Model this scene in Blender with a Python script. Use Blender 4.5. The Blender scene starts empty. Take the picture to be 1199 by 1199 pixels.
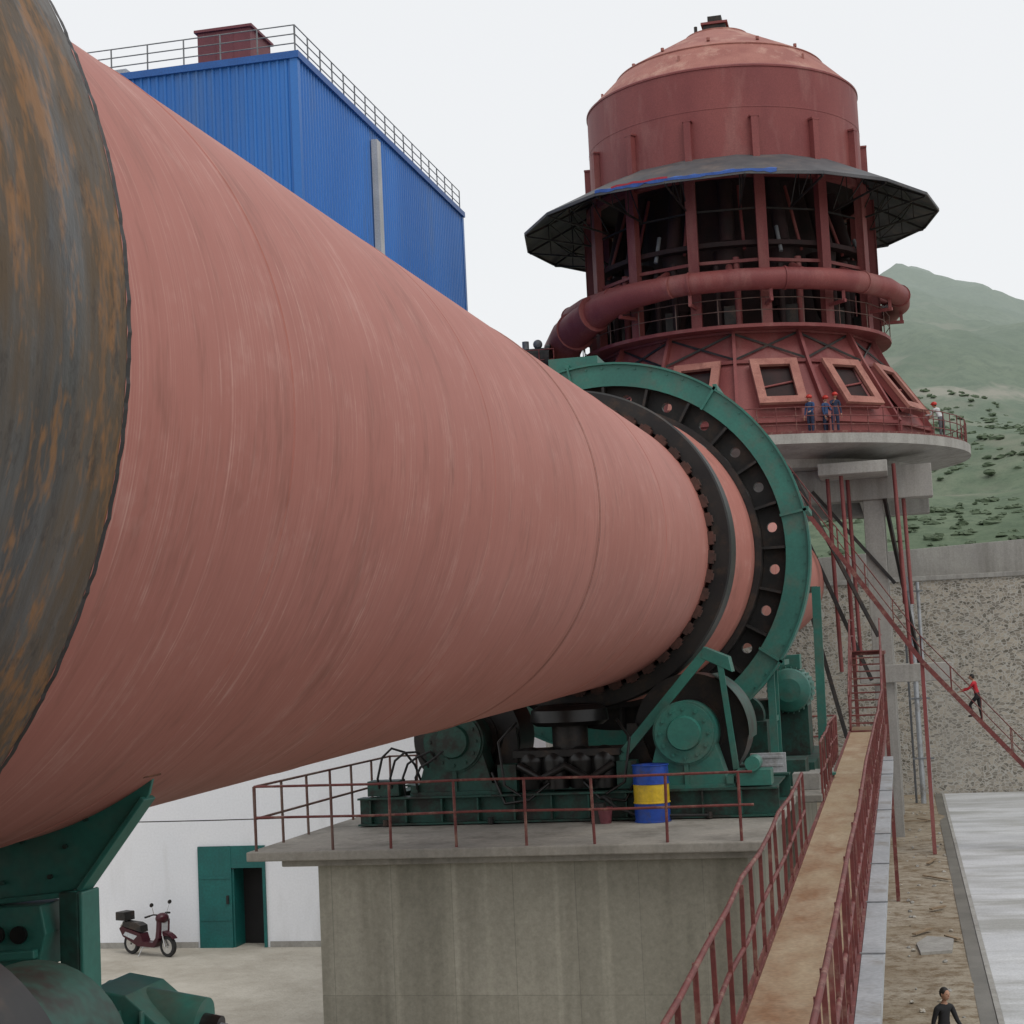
import bpy, bmesh, math, random
from mathutils import Vector, Matrix, noise
random.seed(7)
sc=bpy.context.scene
D=bpy.data
V=Vector
pi=math.pi
# ---------------------------------------------------------------- materials
def nt(name):
    m=D.materials.new(name);m.use_nodes=True
    t=m.node_tree;b=t.nodes['Principled BSDF'];return m,t,b
def N(t,ty,**k):
    n=t.nodes.new(ty)
    for a,v in k.items():setattr(n,a,v)
    return n
def L(t,a,b):t.links.new(a,b)
def c4(c):return (c[0],c[1],c[2],1)
def ramp(t,src,p0,p1,c0=(0,0,0),c1=(1,1,1)):
    r=N(t,'ShaderNodeValToRGB');e=r.color_ramp.elements
    e[0].position=p0;e[1].position=p1;e[0].color=c4(c0);e[1].color=c4(c1)
    L(t,src,r.inputs[0]);return r.outputs[0]
def nz(t,scale,stretch=(1,1,1),detail=4,rough=.6,src=None):
    tc=N(t,'ShaderNodeTexCoord');mp=N(t,'ShaderNodeMapping');mp.inputs['Scale'].default_value=stretch
    L(t,src or tc.outputs['Object'],mp.inputs[0])
    n=N(t,'ShaderNodeTexNoise');n.inputs['Scale'].default_value=scale;n.inputs['Detail'].default_value=min(detail,4)
    n.inputs['Roughness'].default_value=rough;L(t,mp.outputs[0],n.inputs['Vector']);return n.outputs['Fac']
def mix(t,f,a,b,mode='MIX'):
    m=N(t,'ShaderNodeMix',data_type='RGBA',blend_type=mode)
    for s,v in ((m.inputs[0],f),(m.inputs[6],a),(m.inputs[7],b)):
        if hasattr(v,'is_output'):L(t,v,s)
        elif isinstance(v,(int,float)):s.default_value=v
        else:s.default_value=c4(v)
    return m.outputs[2]
def bump(t,b,h,strength=.2,dist=.02):
    n=N(t,'ShaderNodeBump');n.inputs['Strength'].default_value=strength;n.inputs['Distance'].default_value=dist
    L(t,h,n.inputs['Height']);L(t,n.outputs[0],b.inputs['Normal']);return n
def M(name,c1,c2,scale=1.5,stretch=(1,1,1),rough=.75,metal=0,dirt=None,dscale=.8,dpos=(.52,.68),dstretch=(1,1,1),fine=20,fs=.18,bs=.0,bd=.01,spec=.4):
    m,t,b=nt(name)
    n1=nz(t,scale,stretch,detail=2)
    col=mix(t,ramp(t,n1,.35,.65),c1,c2)
    if dirt:
        n2=nz(t,dscale,dstretch,detail=4,rough=.72)
        col=mix(t,ramp(t,n2,dpos[0],dpos[1]),col,dirt)
    n3=nz(t,fine,(1,1,1),detail=1)
    g=ramp(t,n3,.25,.75,(1-fs,)*3,(1+fs*.6,)*3)
    col=mix(t,1.0,col,g,'MULTIPLY')
    L(t,col,b.inputs['Base Color'])
    b.inputs['Roughness'].default_value=rough;b.inputs['Metallic'].default_value=metal
    b.inputs['Specular IOR Level'].default_value=spec
    if bs>.1:bump(t,b,n3,bs,bd)
    return m
def kiln_mat(name,base,light,dark):
    m,t,b=nt(name)
    a=nz(t,1,(.12,9,.12),detail=4,rough=.75)
    a2=nz(t,1,(.35,42,.35),detail=3,rough=.7)
    w=nz(t,.45,(1,.6,1),detail=4,rough=.65)
    col=mix(t,ramp(t,w,.32,.68),base,dark)
    col=mix(t,ramp(t,a,.38,.70,(0,0,0),(.6,)*3),col,dark)
    gr=nz(t,1.9,(1,1,1),detail=4,rough=.8)
    k=mix(t,1.0,ramp(t,a2,.53,.68,(0,0,0),(.65,)*3),ramp(t,gr,.38,.6),'MULTIPLY')
    col=mix(t,k,col,light)
    k3=ramp(t,a2,.26,.43,(.45,)*3,(0,0,0));col=mix(t,k3,col,(.235,.088,.070))
    col=mix(t,ramp(t,gr,.55,.74,(0,0,0),(.28,)*3),col,light)
    rs=nz(t,1.1,(.7,2.6,.7),detail=4,rough=.85)
    col=mix(t,ramp(t,rs,.53,.72,(0,0,0),(.62,)*3),col,(.215,.082,.06))
    L(t,col,b.inputs['Base Color']);b.inputs['Roughness'].default_value=.6;b.inputs['Specular IOR Level'].default_value=.35
    return m
m_kiln=kiln_mat('kiln_primer',(.415,.162,.130),(.53,.31,.265),(.345,.125,.098))
m_tred=M('tower_red',(.19,.044,.044),(.24,.063,.058),.5,(1,1,.4),.6,dirt=(.30,.13,.115),dscale=.6,dpos=(.50,.8),dstretch=(1,1,.25))
m_troof=M('tower_roof_red',(.36,.15,.12),(.28,.10,.082),.7,rough=.7,dirt=(.44,.24,.19),dscale=.8)
m_tdark=M('tower_inner_shaded_red',(.040,.017,.017),(.022,.013,.013),1.2,rough=.8)  # inner parts darkened in colour so the interior reads as a shaded void
m_tframe=M('hatch_red',(.40,.18,.14),(.31,.12,.095),1,rough=.7,dirt=(.24,.09,.07),dscale=1.5)
m_black=M('dark_steel',(.020,.019,.019),(.035,.03,.028),2,rough=.5,metal=.3,dirt=(.06,.04,.03),dscale=2)
m_canopy=M('canopy_sheet',(.060,.062,.068),(.09,.09,.095),.8,rough=.6,dirt=(.13,.11,.10),dscale=.7)
m_grease=M('greasy_black',(.008,.008,.008),(.016,.014,.013),3,rough=.32)
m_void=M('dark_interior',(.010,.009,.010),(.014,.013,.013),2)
def tyre_mat():
    m,t,b=nt('tyre_steel')
    a=nz(t,1,(.5,6,.5),detail=4,rough=.7)
    col=mix(t,ramp(t,a,.35,.65),(.052,.050,.048),(.12,.115,.108))
    r=nz(t,1.0,(.8,2.4,.5),detail=4,rough=.7)
    col=mix(t,ramp(t,r,.40,.56,(0,0,0),(.9,)*3),col,(.105,.068,.036))
    r2=nz(t,2.4,(1,1.6,.55),detail=4,rough=.85)
    col=mix(t,ramp(t,r2,.50,.60,(0,0,0),(.85,)*3),col,(.24,.115,.04))
    r3=nz(t,7,(1,1,.6),detail=4,rough=.8)
    col=mix(t,ramp(t,r3,.56,.68,(0,0,0),(.6,)*3),col,(.03,.022,.018))
    L(t,col,b.inputs['Base Color']);b.inputs['Metallic'].default_value=.3
    rr=ramp(t,r,.35,.6,(.36,)*3,(.7,)*3);L(t,rr,b.inputs['Roughness'])
    bump(t,b,r3,.35,.015);return m
m_tyre=tyre_mat()
m_tyre2=M('tyre_dark_steel',(.016,.016,.017),(.03,.028,.026),1.2,rough=.4,metal=.3,dirt=(.055,.038,.028),dscale=2,fs=.1)
m_rust=M('rust',(.17,.075,.04),(.10,.045,.03),3,rough=.9,dirt=(.26,.12,.06),dscale=4,bs=.3)
m_padm=M('pad_brown_steel',(.10,.045,.035),(.05,.03,.025),3,rough=.8)
m_weld=M('weld_bead_grey',(.22,.12,.095),(.15,.085,.07),6,rough=.8)
m_green=M('green_paint',(.028,.160,.125),(.020,.125,.10),1.5,rough=.45,dirt=(.075,.115,.09),dscale=1.6,dpos=(.48,.75),fs=.12,spec=.5)
m_greend=M('green_paint_grimy',(.012,.065,.05),(.022,.095,.072),2,rough=.5,dirt=(.02,.022,.018),dscale=2,dpos=(.42,.6))
m_teal=M('teal_door_paint',(.008,.125,.115),(.010,.10,.095),1.5,rough=.5)
m_rail=M('red_railing_paint',(.17,.042,.038),(.12,.03,.028),3,rough=.6,dirt=(.24,.13,.10),dscale=4)
m_railg=M('weathered_railing',(.17,.12,.10),(.13,.06,.05),2,rough=.7)
m_grey=M('galvanised_duct',(.42,.44,.46),(.34,.36,.38),1.2,rough=.45,metal=.2,dirt=(.25,.24,.22),dscale=1.5)
m_steel=M('grey_steel_pipe',(.2,.21,.22),(.14,.15,.16),2,rough=.5)
m_walk=M('walkway_rusty_plate',(.34,.25,.155),(.42,.34,.235),.9,(1,.5,1),rough=.85,dirt=(.25,.135,.07),dscale=1.0,dpos=(.42,.70),dstretch=(1,.45,1))
def concrete(name,c1,c2,stain,form=True):
    m,t,b=nt(name)
    col=mix(t,ramp(t,nz(t,.5,(1,1,.7),detail=4,rough=.7),.35,.65),c1,c2)
    st=nz(t,1.0,(1.4,1.4,.10),detail=4,rough=.7)
    col=mix(t,ramp(t,st,.46,.68,(0,0,0),(.7,)*3),col,stain)
    if form:
        st2=nz(t,1.0,(3.2,3.2,.05),detail=3,rough=.6)
        col=mix(t,ramp(t,st2,.56,.74,(0,0,0),(.55,)*3),col,tuple(min(1,x*1.35) for x in c1))
    f=nz(t,14,(1,1,1),detail=3,rough=.75)
    col=mix(t,1.0,col,ramp(t,f,.3,.7,(.85,)*3,(1.1,)*3),'MULTIPLY')
    if form:
        tc=N(t,'ShaderNodeTexCoord');sp=N(t,'ShaderNodeSeparateXYZ');cb=N(t,'ShaderNodeCombineXYZ')
        ad=N(t,'ShaderNodeMath',operation='ADD')
        L(t,tc.outputs['Object'],sp.inputs[0]);L(t,sp.outputs[0],ad.inputs[0]);L(t,sp.outputs[1],ad.inputs[1])
        L(t,ad.outputs[0],cb.inputs[0]);L(t,sp.outputs[2],cb.inputs[1])
        br=N(t,'ShaderNodeTexBrick');br.offset=0;br.inputs['Scale'].default_value=1
        br.inputs['Brick Width'].default_value=.93;br.inputs['Row Height'].default_value=2.44;br.inputs['Mortar Size'].default_value=.006
        br.inputs['Color1'].default_value=(1.06,)*3+(1,);br.inputs['Color2'].default_value=(.90,.90,.89,1);br.inputs['Mortar'].default_value=(.75,)*3+(1,)
        L(t,cb.outputs[0],br.inputs['Vector'])
        col=mix(t,1.0,col,br.outputs[0],'MULTIPLY')
    L(t,col,b.inputs['Base Color']);b.inputs['Roughness'].default_value=.9;b.inputs['Specular IOR Level'].default_value=.2
    return m
m_conc=concrete('pier_concrete',(.34,.325,.27),(.27,.26,.215),(.18,.17,.135))
m_slab=concrete('deck_concrete',(.34,.32,.28),(.25,.24,.215),(.15,.14,.12),False)
m_conc2=concrete('pale_concrete',(.38,.37,.34),(.31,.30,.28),(.22,.21,.19),False)
m_white=M('white_wall_plaster',(.80,.81,.84),(.74,.76,.80),.35,rough=.9,dirt=(.64,.65,.67),dscale=.6,dstretch=(1,1,.2),fs=.05)
m_blue=M('blue_sheet_paint',(.026,.145,.46),(.038,.185,.55),.15,(1,1,.3),rough=.42,fs=.06,dirt=(.06,.16,.40),dscale=.5,dstretch=(1,1,.12))
m_blued=M('blue_trim',(.018,.095,.33),(.022,.11,.37),1,rough=.45)
m_trim=M('pale_trim',(.5,.52,.54),(.42,.44,.46),1,rough=.6)
m_maroon=M('maroon_box',(.18,.05,.06),(.14,.04,.05),1,rough=.6)
def ground_mat():
    m,t,b=nt('ground_earth')
    col=mix(t,ramp(t,nz(t,.35,(1,1,1),detail=4,rough=.75),.35,.65),(.25,.205,.145),(.36,.32,.255))
    col=mix(t,ramp(t,nz(t,1.6,detail=4,rough=.85),.45,.64),col,(.16,.115,.07))
    geo=N(t,'ShaderNodeNewGeometry');sp=N(t,'ShaderNodeSeparateXYZ');L(t,geo.outputs['Position'],sp.inputs[0])
    r=N(t,'ShaderNodeMapRange');r.inputs[1].default_value=-7.6;r.inputs[2].default_value=-9.4
    L(t,sp.outputs[0],r.inputs[0])
    pale=mix(t,ramp(t,nz(t,.5,detail=4,rough=.75),.35,.7),(.47,.44,.38),(.33,.30,.25))
    col=mix(t,r.outputs[0],col,pale)
    g=mix(t,ramp(t,nz(t,.05,detail=4,rough=.8),.38,.62),(.075,.112,.064),(.12,.155,.095))
    g=mix(t,ramp(t,nz(t,.5,(1,1,1),detail=4,rough=.9),.44,.62,(0,0,0),(.7,)*3),g,(.055,.085,.048))
    g=mix(t,ramp(t,nz(t,.035,(1,1,1.5),detail=4,rough=.8),.54,.66,(0,0,0),(.6,)*3),g,(.21,.20,.15))
    hz=N(t,'ShaderNodeMapRange');hz.inputs[1].default_value=3.3;hz.inputs[2].default_value=4.5;L(t,sp.outputs[2],hz.inputs[0])
    col=mix(t,hz.outputs[0],col,g)
    tb=N(t,'ShaderNodeMath',operation='SUBTRACT');L(t,sp.outputs[2],tb.inputs[0]);tb.inputs[1].default_value=27.6
    ab=N(t,'ShaderNodeMath',operation='ABSOLUTE');L(t,tb.outputs[0],ab.inputs[0])
    wob=N(t,'ShaderNodeMath',operation='ADD');wm=N(t,'ShaderNodeMath',operation='MULTIPLY')
    L(t,nz(t,.12,detail=4,rough=.8),wm.inputs[0]);wm.inputs[1].default_value=9;L(t,ab.outputs[0],wob.inputs[0]);L(t,wm.outputs[0],wob.inputs[1])
    mr=N(t,'ShaderNodeMapRange');mr.inputs[1].default_value=6.6;mr.inputs[2].default_value=4.4;mr.inputs[4].default_value=.75;L(t,wob.outputs[0],mr.inputs[0])
    col=mix(t,mr.outputs[0],col,(.30,.265,.22))
    haze=N(t,'ShaderNodeMapRange');haze.inputs[1].default_value=95;haze.inputs[2].default_value=400;haze.inputs[3].default_value=.0;haze.inputs[4].default_value=.72;L(t,sp.outputs[1],haze.inputs[0])
    col=mix(t,haze.outputs[0],col,(.34,.385,.365))  # distance haze put into the colour: terrain pales the further back it lies
    L(t,col,b.inputs['Base Color']);b.inputs['Roughness'].default_value=.95;b.inputs['Specular IOR Level'].default_value=.15
    bump(t,b,nz(t,3,detail=3,rough=.8),.6,.08);return m
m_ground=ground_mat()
def stone_mat():
    m,t,b=nt('rubble_stone')
    tc=N(t,'ShaderNodeTexCoord');mp=N(t,'ShaderNodeMapping');mp.inputs['Scale'].default_value=(.95,.95,1.55)
    ns=N(t,'ShaderNodeTexNoise');ns.inputs['Scale'].default_value=.8;ns.inputs['Detail'].default_value=2;L(t,tc.outputs['Object'],ns.inputs['Vector'])
    av=N(t,'ShaderNodeVectorMath',operation='ADD');sv=N(t,'ShaderNodeVectorMath',operation='SCALE');sv.inputs['Scale'].default_value=.8
    L(t,ns.outputs['Color'],sv.inputs[0]);L(t,tc.outputs['Object'],av.inputs[0]);L(t,sv.outputs[0],av.inputs[1]);L(t,av.outputs[0],mp.inputs[0])
    v=N(t,'ShaderNodeTexVoronoi',feature='F1');L(t,mp.outputs[0],v.inputs['Vector'])
    e=N(t,'ShaderNodeTexVoronoi',feature='DISTANCE_TO_EDGE');L(t,mp.outputs[0],e.inputs['Vector'])
    sc_=N(t,'ShaderNodeSeparateColor');L(t,v.outputs['Color'],sc_.inputs[0])
    col=ramp(t,sc_.outputs[0],.05,.95,(.13,.115,.09),(.42,.37,.30))
    col=mix(t,ramp(t,e.outputs[0],.03,.11),(.44,.425,.385),col)
    col=mix(t,ramp(t,nz(t,.16,(1,1,1),detail=4,rough=.7),.50,.72,(0,0,0),(.5,)*3),col,(.36,.345,.31))
    L(t,col,b.inputs['Base Color']);b.inputs['Roughness'].default_value=.95
    return m
m_stone=stone_mat()
m_yard=M('pale_yard_concrete',(.48,.49,.50),(.60,.61,.62),.5,(.35,1.2,1),.55,dirt=(.33,.33,.31),dscale=.45,dstretch=(.35,1.1,1),dpos=(.45,.66))
m_wet=M('wet_strip',(.11,.105,.09),(.17,.16,.14),1,rough=.35)
m_barb=M('drum_blue',(.012,.05,.30),(.016,.07,.36),3,rough=.35,dirt=(.04,.05,.12),dscale=5)
m_bary=M('drum_yellow',(.65,.45,.03),(.55,.36,.02),3,rough=.35,dirt=(.3,.2,.05),dscale=5)
m_skin=M('skin',(.42,.24,.16),(.38,.2,.13),8,rough=.6,fs=.05)
m_hair=M('hair',(.012,.01,.009),(.02,.016,.013),8,rough=.6)
def cloth(n,c):return M(n,c,tuple(x*.8 for x in c),6,rough=.9,fs=.15)
m_helm=M('red_helmet',(.5,.03,.02),(.45,.03,.02),5,rough=.35,fs=.03)
m_rub=M('rubber',(.015,.015,.016),(.022,.022,.022),5,rough=.7)
m_chrome=M('chrome',(.5,.5,.5),(.6,.6,.6),3,rough=.2,metal=.9,fs=.03)
m_scoot=M('scooter_maroon',(.055,.007,.015),(.045,.006,.012),3,rough=.3,fs=.03)
m_banner_b=M('tarp_blue',(.035,.085,.30),(.05,.12,.38),2,rough=.8)
m_banner_r=M('banner_red',(.42,.03,.05),(.38,.03,.05),2,rough=.7)
m_leaf=M('shrub_leaves',(.085,.12,.070),(.11,.145,.09),1.5,rough=.9,fs=.3)
m_wood=M('timber',(.30,.22,.14),(.22,.16,.1),3,rough=.9)
# ---------------------------------------------------------------- builder
def E(name,loc=(0,0,0)):
    e=D.objects.new(name,None);e.location=loc;sc.collection.objects.link(e);return e
class B:
    def __init__(s,*mats):s.v=[];s.f=[];s.mi=[];s.sm=[];s.mats=mats
    def add(s,vs,fs,m=0,smooth=False):
        o=len(s.v);s.v+= [tuple(x) for x in vs]
        for f in fs:s.f.append([o+i for i in f]);s.mi.append(m);s.sm.append(smooth)
    def box(s,a,b,m=0):
        x0,y0,z0=a;x1,y1,z1=b
        vs=[(x0,y0,z0),(x1,y0,z0),(x1,y1,z0),(x0,y1,z0),(x0,y0,z1),(x1,y0,z1),(x1,y1,z1),(x0,y1,z1)]
        s.add(vs,[(0,3,2,1),(4,5,6,7),(0,1,5,4),(1,2,6,5),(2,3,7,6),(3,0,4,7)],m)
    def beam(s,p,q,w,h,m=0,up=(0,0,1)):
        p=V(p);q=V(q);d=(q-p).normalized();u=V(up)
        if abs(d.dot(u))>.98:u=V((0,1,0))
        r=d.cross(u).normalized();u=r.cross(d)
        vs=[]
        for e in(p,q):
            for a,b in((-1,-1),(1,-1),(1,1),(-1,1)):vs.append(e+r*a*w/2+u*b*h/2)
        s.add(vs,[(0,1,2,3),(7,6,5,4),(0,4,5,1),(1,5,6,2),(2,6,7,3),(3,7,4,0)],m)
    def ibeam(s,p,q,w,h,m=0,t=.03):
        p=V(p);q=V(q);z=V((0,0,1))
        s.beam(p+z*(h/2-t/2),q+z*(h/2-t/2),w,t,m);s.beam(p-z*(h/2-t/2),q-z*(h/2-t/2),w,t,m);s.beam(p,q,t,h-2*t,m)
    def cyl(s,p,q,r0,r1=None,n=16,m=0,caps=True,mc=None):
        p=V(p);q=V(q);r1=r0 if r1 is None else r1
        d=(q-p).normalized();u=V((0,0,1)) if abs(d.z)<.95 else V((1,0,0))
        a=d.cross(u).normalized();b=d.cross(a)
        A=[p+(a*math.cos(2*pi*i/n)+b*math.sin(2*pi*i/n))*r0 for i in range(n)]
        C=[q+(a*math.cos(2*pi*i/n)+b*math.sin(2*pi*i/n))*r1 for i in range(n)]
        s.add(A+C,[(i,i+n,(i+1)%n+n,(i+1)%n) for i in range(n)],m,True)
        if caps:
            mc=m if mc is None else mc
            s.add(A,[tuple(range(n))],mc);s.add(C,[tuple(reversed(range(n)))],mc)
    def lathe(s,prof,c=(0,0,0),n=64,m=0,axis='Z',smooth=True,ph=0,closed=False,a0=0,a1=2*pi):
        full=abs(a1-a0-2*pi)<1e-6;k=n if full else n+1
        def P(r,h,i):
            a=a0+(a1-a0)*i/n+ph
            if axis=='Z':return (c[0]+r*math.cos(a),c[1]+r*math.sin(a),c[2]+h)
            return (c[0]+r*math.cos(a),c[1]+h,c[2]-r*math.sin(a))
        pr=list(zip(prof[:-1],prof[1:]))
        if closed:pr.append((prof[-1],prof[0]))
        for (r0,h0),(r1,h1) in pr:
            vs=[P(r0,h0,i) for i in range(k)]+[P(r1,h1,i) for i in range(k)]
            s.add(vs,[(i,(i+1)%k,(i+1)%k+k,i+k) for i in range(n)],m,smooth)
    def tube(s,pts,r,n=10,m=0,closed=False,rs=None):
        pts=[V(p) for p in pts];K=len(pts);vs=[];up=None
        for i,p in enumerate(pts):
            if closed:d=(pts[(i+1)%K]-pts[i-1]).normalized()
            else:d=(pts[min(i+1,K-1)]-pts[max(i-1,0)]).normalized()
            if up is None:up=V((0,0,1)) if abs(d.z)<.9 else V((1,0,0))
            a=d.cross(up).normalized();b=a.cross(d);up=b
            rr=rs[i] if rs else r
            vs+=[p+(a*math.cos(2*pi*j/n)+b*math.sin(2*pi*j/n))*rr for j in range(n)]
        fs=[]
        for i in range(K if closed else K-1):
            for j in range(n):
                i2=(i+1)%K;fs.append((i*n+j,i2*n+j,i2*n+(j+1)%n,i*n+(j+1)%n))
        s.add(vs,fs,m,True)
        if not closed:
            s.add(vs[:n],[tuple(range(n))],m);s.add(vs[-n:],[tuple(range(n))],m)
    def prism(s,pts,off,m=0):
        n=len(pts);off=V(off);a=[V(p) for p in pts];b=[p+off for p in a]
        s.add(a+b,[tuple(range(n)),tuple(reversed(range(n,2*n)))]+[(i,i+n,(i+1)%n+n,(i+1)%n) for i in range(n)],m)
    def sph(s,c,r,m=0,sc_=(1,1,1),nu=16,nv=10,jit=0):
        vs=[];fs=[]
        for j in range(nv+1):
            for i in range(nu):
                ph=pi*j/nv;a=2*pi*i/nu;k=1+(random.uniform(-jit,jit) if jit else 0)
                vs.append((c[0]+r*sc_[0]*math.sin(ph)*math.cos(a)*k,c[1]+r*sc_[1]*math.sin(ph)*math.sin(a)*k,c[2]+r*sc_[2]*math.cos(ph)*k))
        for j in range(nv):
            for i in range(nu):fs.append((j*nu+i,(j+1)*nu+i,(j+1)*nu+(i+1)%nu,j*nu+(i+1)%nu))
        s.add(vs,fs,m,not jit)
    def obj(s,name,parent=None,bev=0,loc=None,rot=None):
        me=D.meshes.new(name);me.from_pydata(s.v,[],s.f)
        for m in s.mats:me.materials.append(m)
        me.polygons.foreach_set('material_index',s.mi);me.polygons.foreach_set('use_smooth',s.sm)
        bm=bmesh.new();bm.from_mesh(me)
        bmesh.ops.recalc_face_normals(bm,faces=bm.faces);bm.to_mesh(me);bm.free()
        me.update();o=D.objects.new(name,me);sc.collection.objects.link(o)
        if parent:o.parent=parent
        if loc:o.location=loc
        if rot:o.rotation_euler=rot
        if bev:
            b=o.modifiers.new('bevel','BEVEL');b.width=bev;b.segments=2;b.limit_method='ANGLE'
        return o
def railing(b,pts,h=1.05,sp=1.0,rr=.024,m=0,rails=(.52,1.0),kick=0,post=.028):
    for p,q in zip(pts[:-1],pts[1:]):
        p=V(p);q=V(q);ln=(q-p).length;n=max(1,round(ln/sp))
        for i in range(n+1):
            a=p.lerp(q,i/n);j=V((random.uniform(-.012,.012),random.uniform(-.012,.012),0))
            b.cyl(a,a+V((0,0,h))+j,post,n=6,m=m)
        for r in rails:b.cyl(p+V((0,0,h*r)),q+V((0,0,h*r)),rr,n=6,m=m)
        if kick:b.beam(p+V((0,0,kick/2+.02)),q+V((0,0,kick/2+.02)),.012,kick,m)
# ---------------------------------------------------------------- terrain
GL,GR=-6.65,-8.2
def gz(x,y):
    t=min(1,max(0,(x+9.1)/3.2));z=GL*(1-t)+GR*t
    if y<93.4:return z
    if y<95:return 3.0
    if y<103:return 3.0+(y-95)/8*.6
    r=86-.55*max(0,x-4)-.45*max(0,4-x)
    r=max(r,16+6*noise.noise(V((x*.01,0,0))))
    u=min(1,(y-103)/80.)
    z=3.7+u*21.5
    if y>183:
        v=min(1,(y-183)/217.);v=v**.9
        z=25.2+(max(r-25.2,-8))*v
    if y>400: z=max(8,r-(y-400)*.25)
    a=min(1,(y-103)/60.)
    z+=a*(7*noise.noise(V((x*.018,y*.018,3)))+2.6*noise.noise(V((x*.07,y*.07,1)))+1.0*noise.noise(V((x*.25,y*.25,5))))
    return z
def lin(a,b,n):return [a+(b-a)*i/n for i in range(n+1)]
xs=sorted(set([-3000,-1500,-800,-500]+lin(-350,-90,24)+lin(-90,-12,20)+lin(-11,0,22)+lin(1,90,70)+lin(95,350,26)+[500,900,1600,3000]))
ys=sorted(set([-2500,-1000,-300,-80]+lin(-30,93.3,60)+[93.45,95,99]+lin(103,260,90)+lin(264,460,50)+[520,650,900,1500,4000]))
vs=[];
for y in ys:
    for x in xs:
        z=gz(x,y)
        if y<93.4 and -6<x<1.3:z+=.06*noise.noise(V((x*.6,y*.6,0)))
        elif y<93.4 and x>=1.3:z-=.05
        vs.append((x,y,z))
nx=len(xs);fs=[(j*nx+i,j*nx+i+1,(j+1)*nx+i+1,(j+1)*nx+i) for j in range(len(ys)-1) for i in range(nx-1)]
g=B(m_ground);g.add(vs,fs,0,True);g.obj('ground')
b=B(m_leaf)
for i in range(1500):
    y=103+random.random()*95;x=random.uniform(-10,.17*y+16)
    if noise.noise(V((x*.05,y*.05,9)))<-.1:continue
    r=random.uniform(.15,.42)
    for k in range(2):
        b.sph((x+random.uniform(-.6,.6)*r*2,y+random.uniform(-.5,.5),gz(x,y)+r*.05),r*random.uniform(.6,1),0,(1.4,1.2,.65),6,4,jit=.4)
b.obj('hillside_shrubs')
b=B(m_yard,m_conc2,m_wet)
b.box((1.55,-20,GR-.3),(60,92.9,GR+.03),0)
b.box((1.42,-20,GR-.3),(1.547,92.9,GR+.05),1)
b.box((1.05,-20,GR-.3),(1.417,92.9,GR+.02),2)
b.obj('concrete_yard',bev=.01)
b=B(m_stone,m_conc2)
b.box((-14,93,GR-1),(140,93.7,3.1),0)
b.obj('stone_retaining_wall')
b=B(m_conc2)
b.box((-14,92.9,3.103),(140,93.9,3.35),0)
b.prism([(-14,94.6,2.9),(2.8,94.6,2.9),(3.6,94.6,2.9),(140,94.6,2.9),(140,94.6,5.6),(9,94.6,5.2),(-14,94.6,4.4)],(0,.5,0),0)
b.obj('concrete_parapet_wall',bev=.02)
# ---------------------------------------------------------------- white building
bw=E('white_workshop_building')
b=B(m_white,m_conc2,m_teal,m_void,m_trim)
WY=39.0
b.box((-36,WY,GL-.5),(-17.13,WY+6,1.6),0);b.box((-15.4,WY,GL-.5),(-9.6,WY+6,1.6),0)
b.box((-17.13,WY,-4.22),(-15.4,WY+6,1.6),0)
b.box((-36.1,WY-.1,1.6),(-9.5,WY+6.1,1.85),1)
b.box((-36,WY-.03,GL-.1),(-17.2,WY-.003,GL+.14),1);b.box((-15.33,WY-.03,GL-.1),(-9.6,WY-.003,GL+.14),1)
b.box((-10.6,WY-.25,GL-.3),(-10.2,WY-.003,1.6),1)
for x in(-27,-21.5):b.box((x,WY-.02,-2.5),(x+1.5,WY-.003,-1.0),4)
b.obj('walls',bw)
b=B(m_teal,m_void,m_black)
b.box((-17.13,WY-.06,GL),(-16.27,WY-.01,-4.22),0)
b.box((-17.13,WY-.05,-4.75),(-15.4,WY-.002,-4.22),0)
b.box((-15.47,WY-.05,GL),(-15.4,WY-.002,-4.75),0)
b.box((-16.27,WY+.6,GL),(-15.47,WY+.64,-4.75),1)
b.box((-16.27,WY-.01,GL),(-16.22,WY+.75,-4.78),0)
for z in(-6.0,-5.0):b.box((-17.1,WY-.075,z),(-16.3,WY-.06,z+.05),0)
b.box((-16.40,WY-.1,-5.6),(-16.34,WY-.06,-5.4),2)
b.obj('door',bw)
b=B(m_black)
b.tube([(-24+i*1.5,38.2,-3.42-.10*math.sin(pi*i/10)) for i in range(11)],.014,6)
b.obj('overhead_cable')
# ---------------------------------------------------------------- blue building
bb=E('blue_metal_building')
BX,BY0,BY1,BZ=-19.2,54.,76.6,21.3
b=B(m_blue,m_blued,m_trim,m_white)
def corr(p0,p1,z0,z1,nrm,step=.30,dep=.05):
    p0=V(p0);p1=V(p1);ln=(p1-p0).length;n=int(ln/step);d=(p1-p0)/n;nv=V(nrm)
    pts=[]
    for i in range(n):
        a=p0+d*i
        pts+=[a,a+d*.55,a+d*.65+nv*dep,a+d*.9+nv*dep]
    pts.append(p1)
    k=len(pts)
    v_=[(p.x,p.y,z0) for p in pts]+[(p.x,p.y,z1) for p in pts]
    b.add(v_,[(i,i+1,i+1+k,i+k) for i in range(k-1)],0)
corr((BX,BY0,0),(BX,BY1,0),GL,BZ-.25,(1,0,0))
corr((-40,BY0,0),(BX,BY0,0),GL,BZ-.25,(0,-1,0))
b.box((-40,BY0+.02,GL),(BX-.02,BY1-.02,BZ-.2),1)
b.box((-40.1,BY0-.14,BZ-.25),(BX+.14,BY1+.14,BZ),1)
b.box((BX-.2,BY0-.08,GL),(BX+.08,BY0+.2,BZ-.252),0)
b.box((BX-.2,BY1-.2,GL),(BX+.08,BY1+.08,BZ-.252),0)
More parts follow.
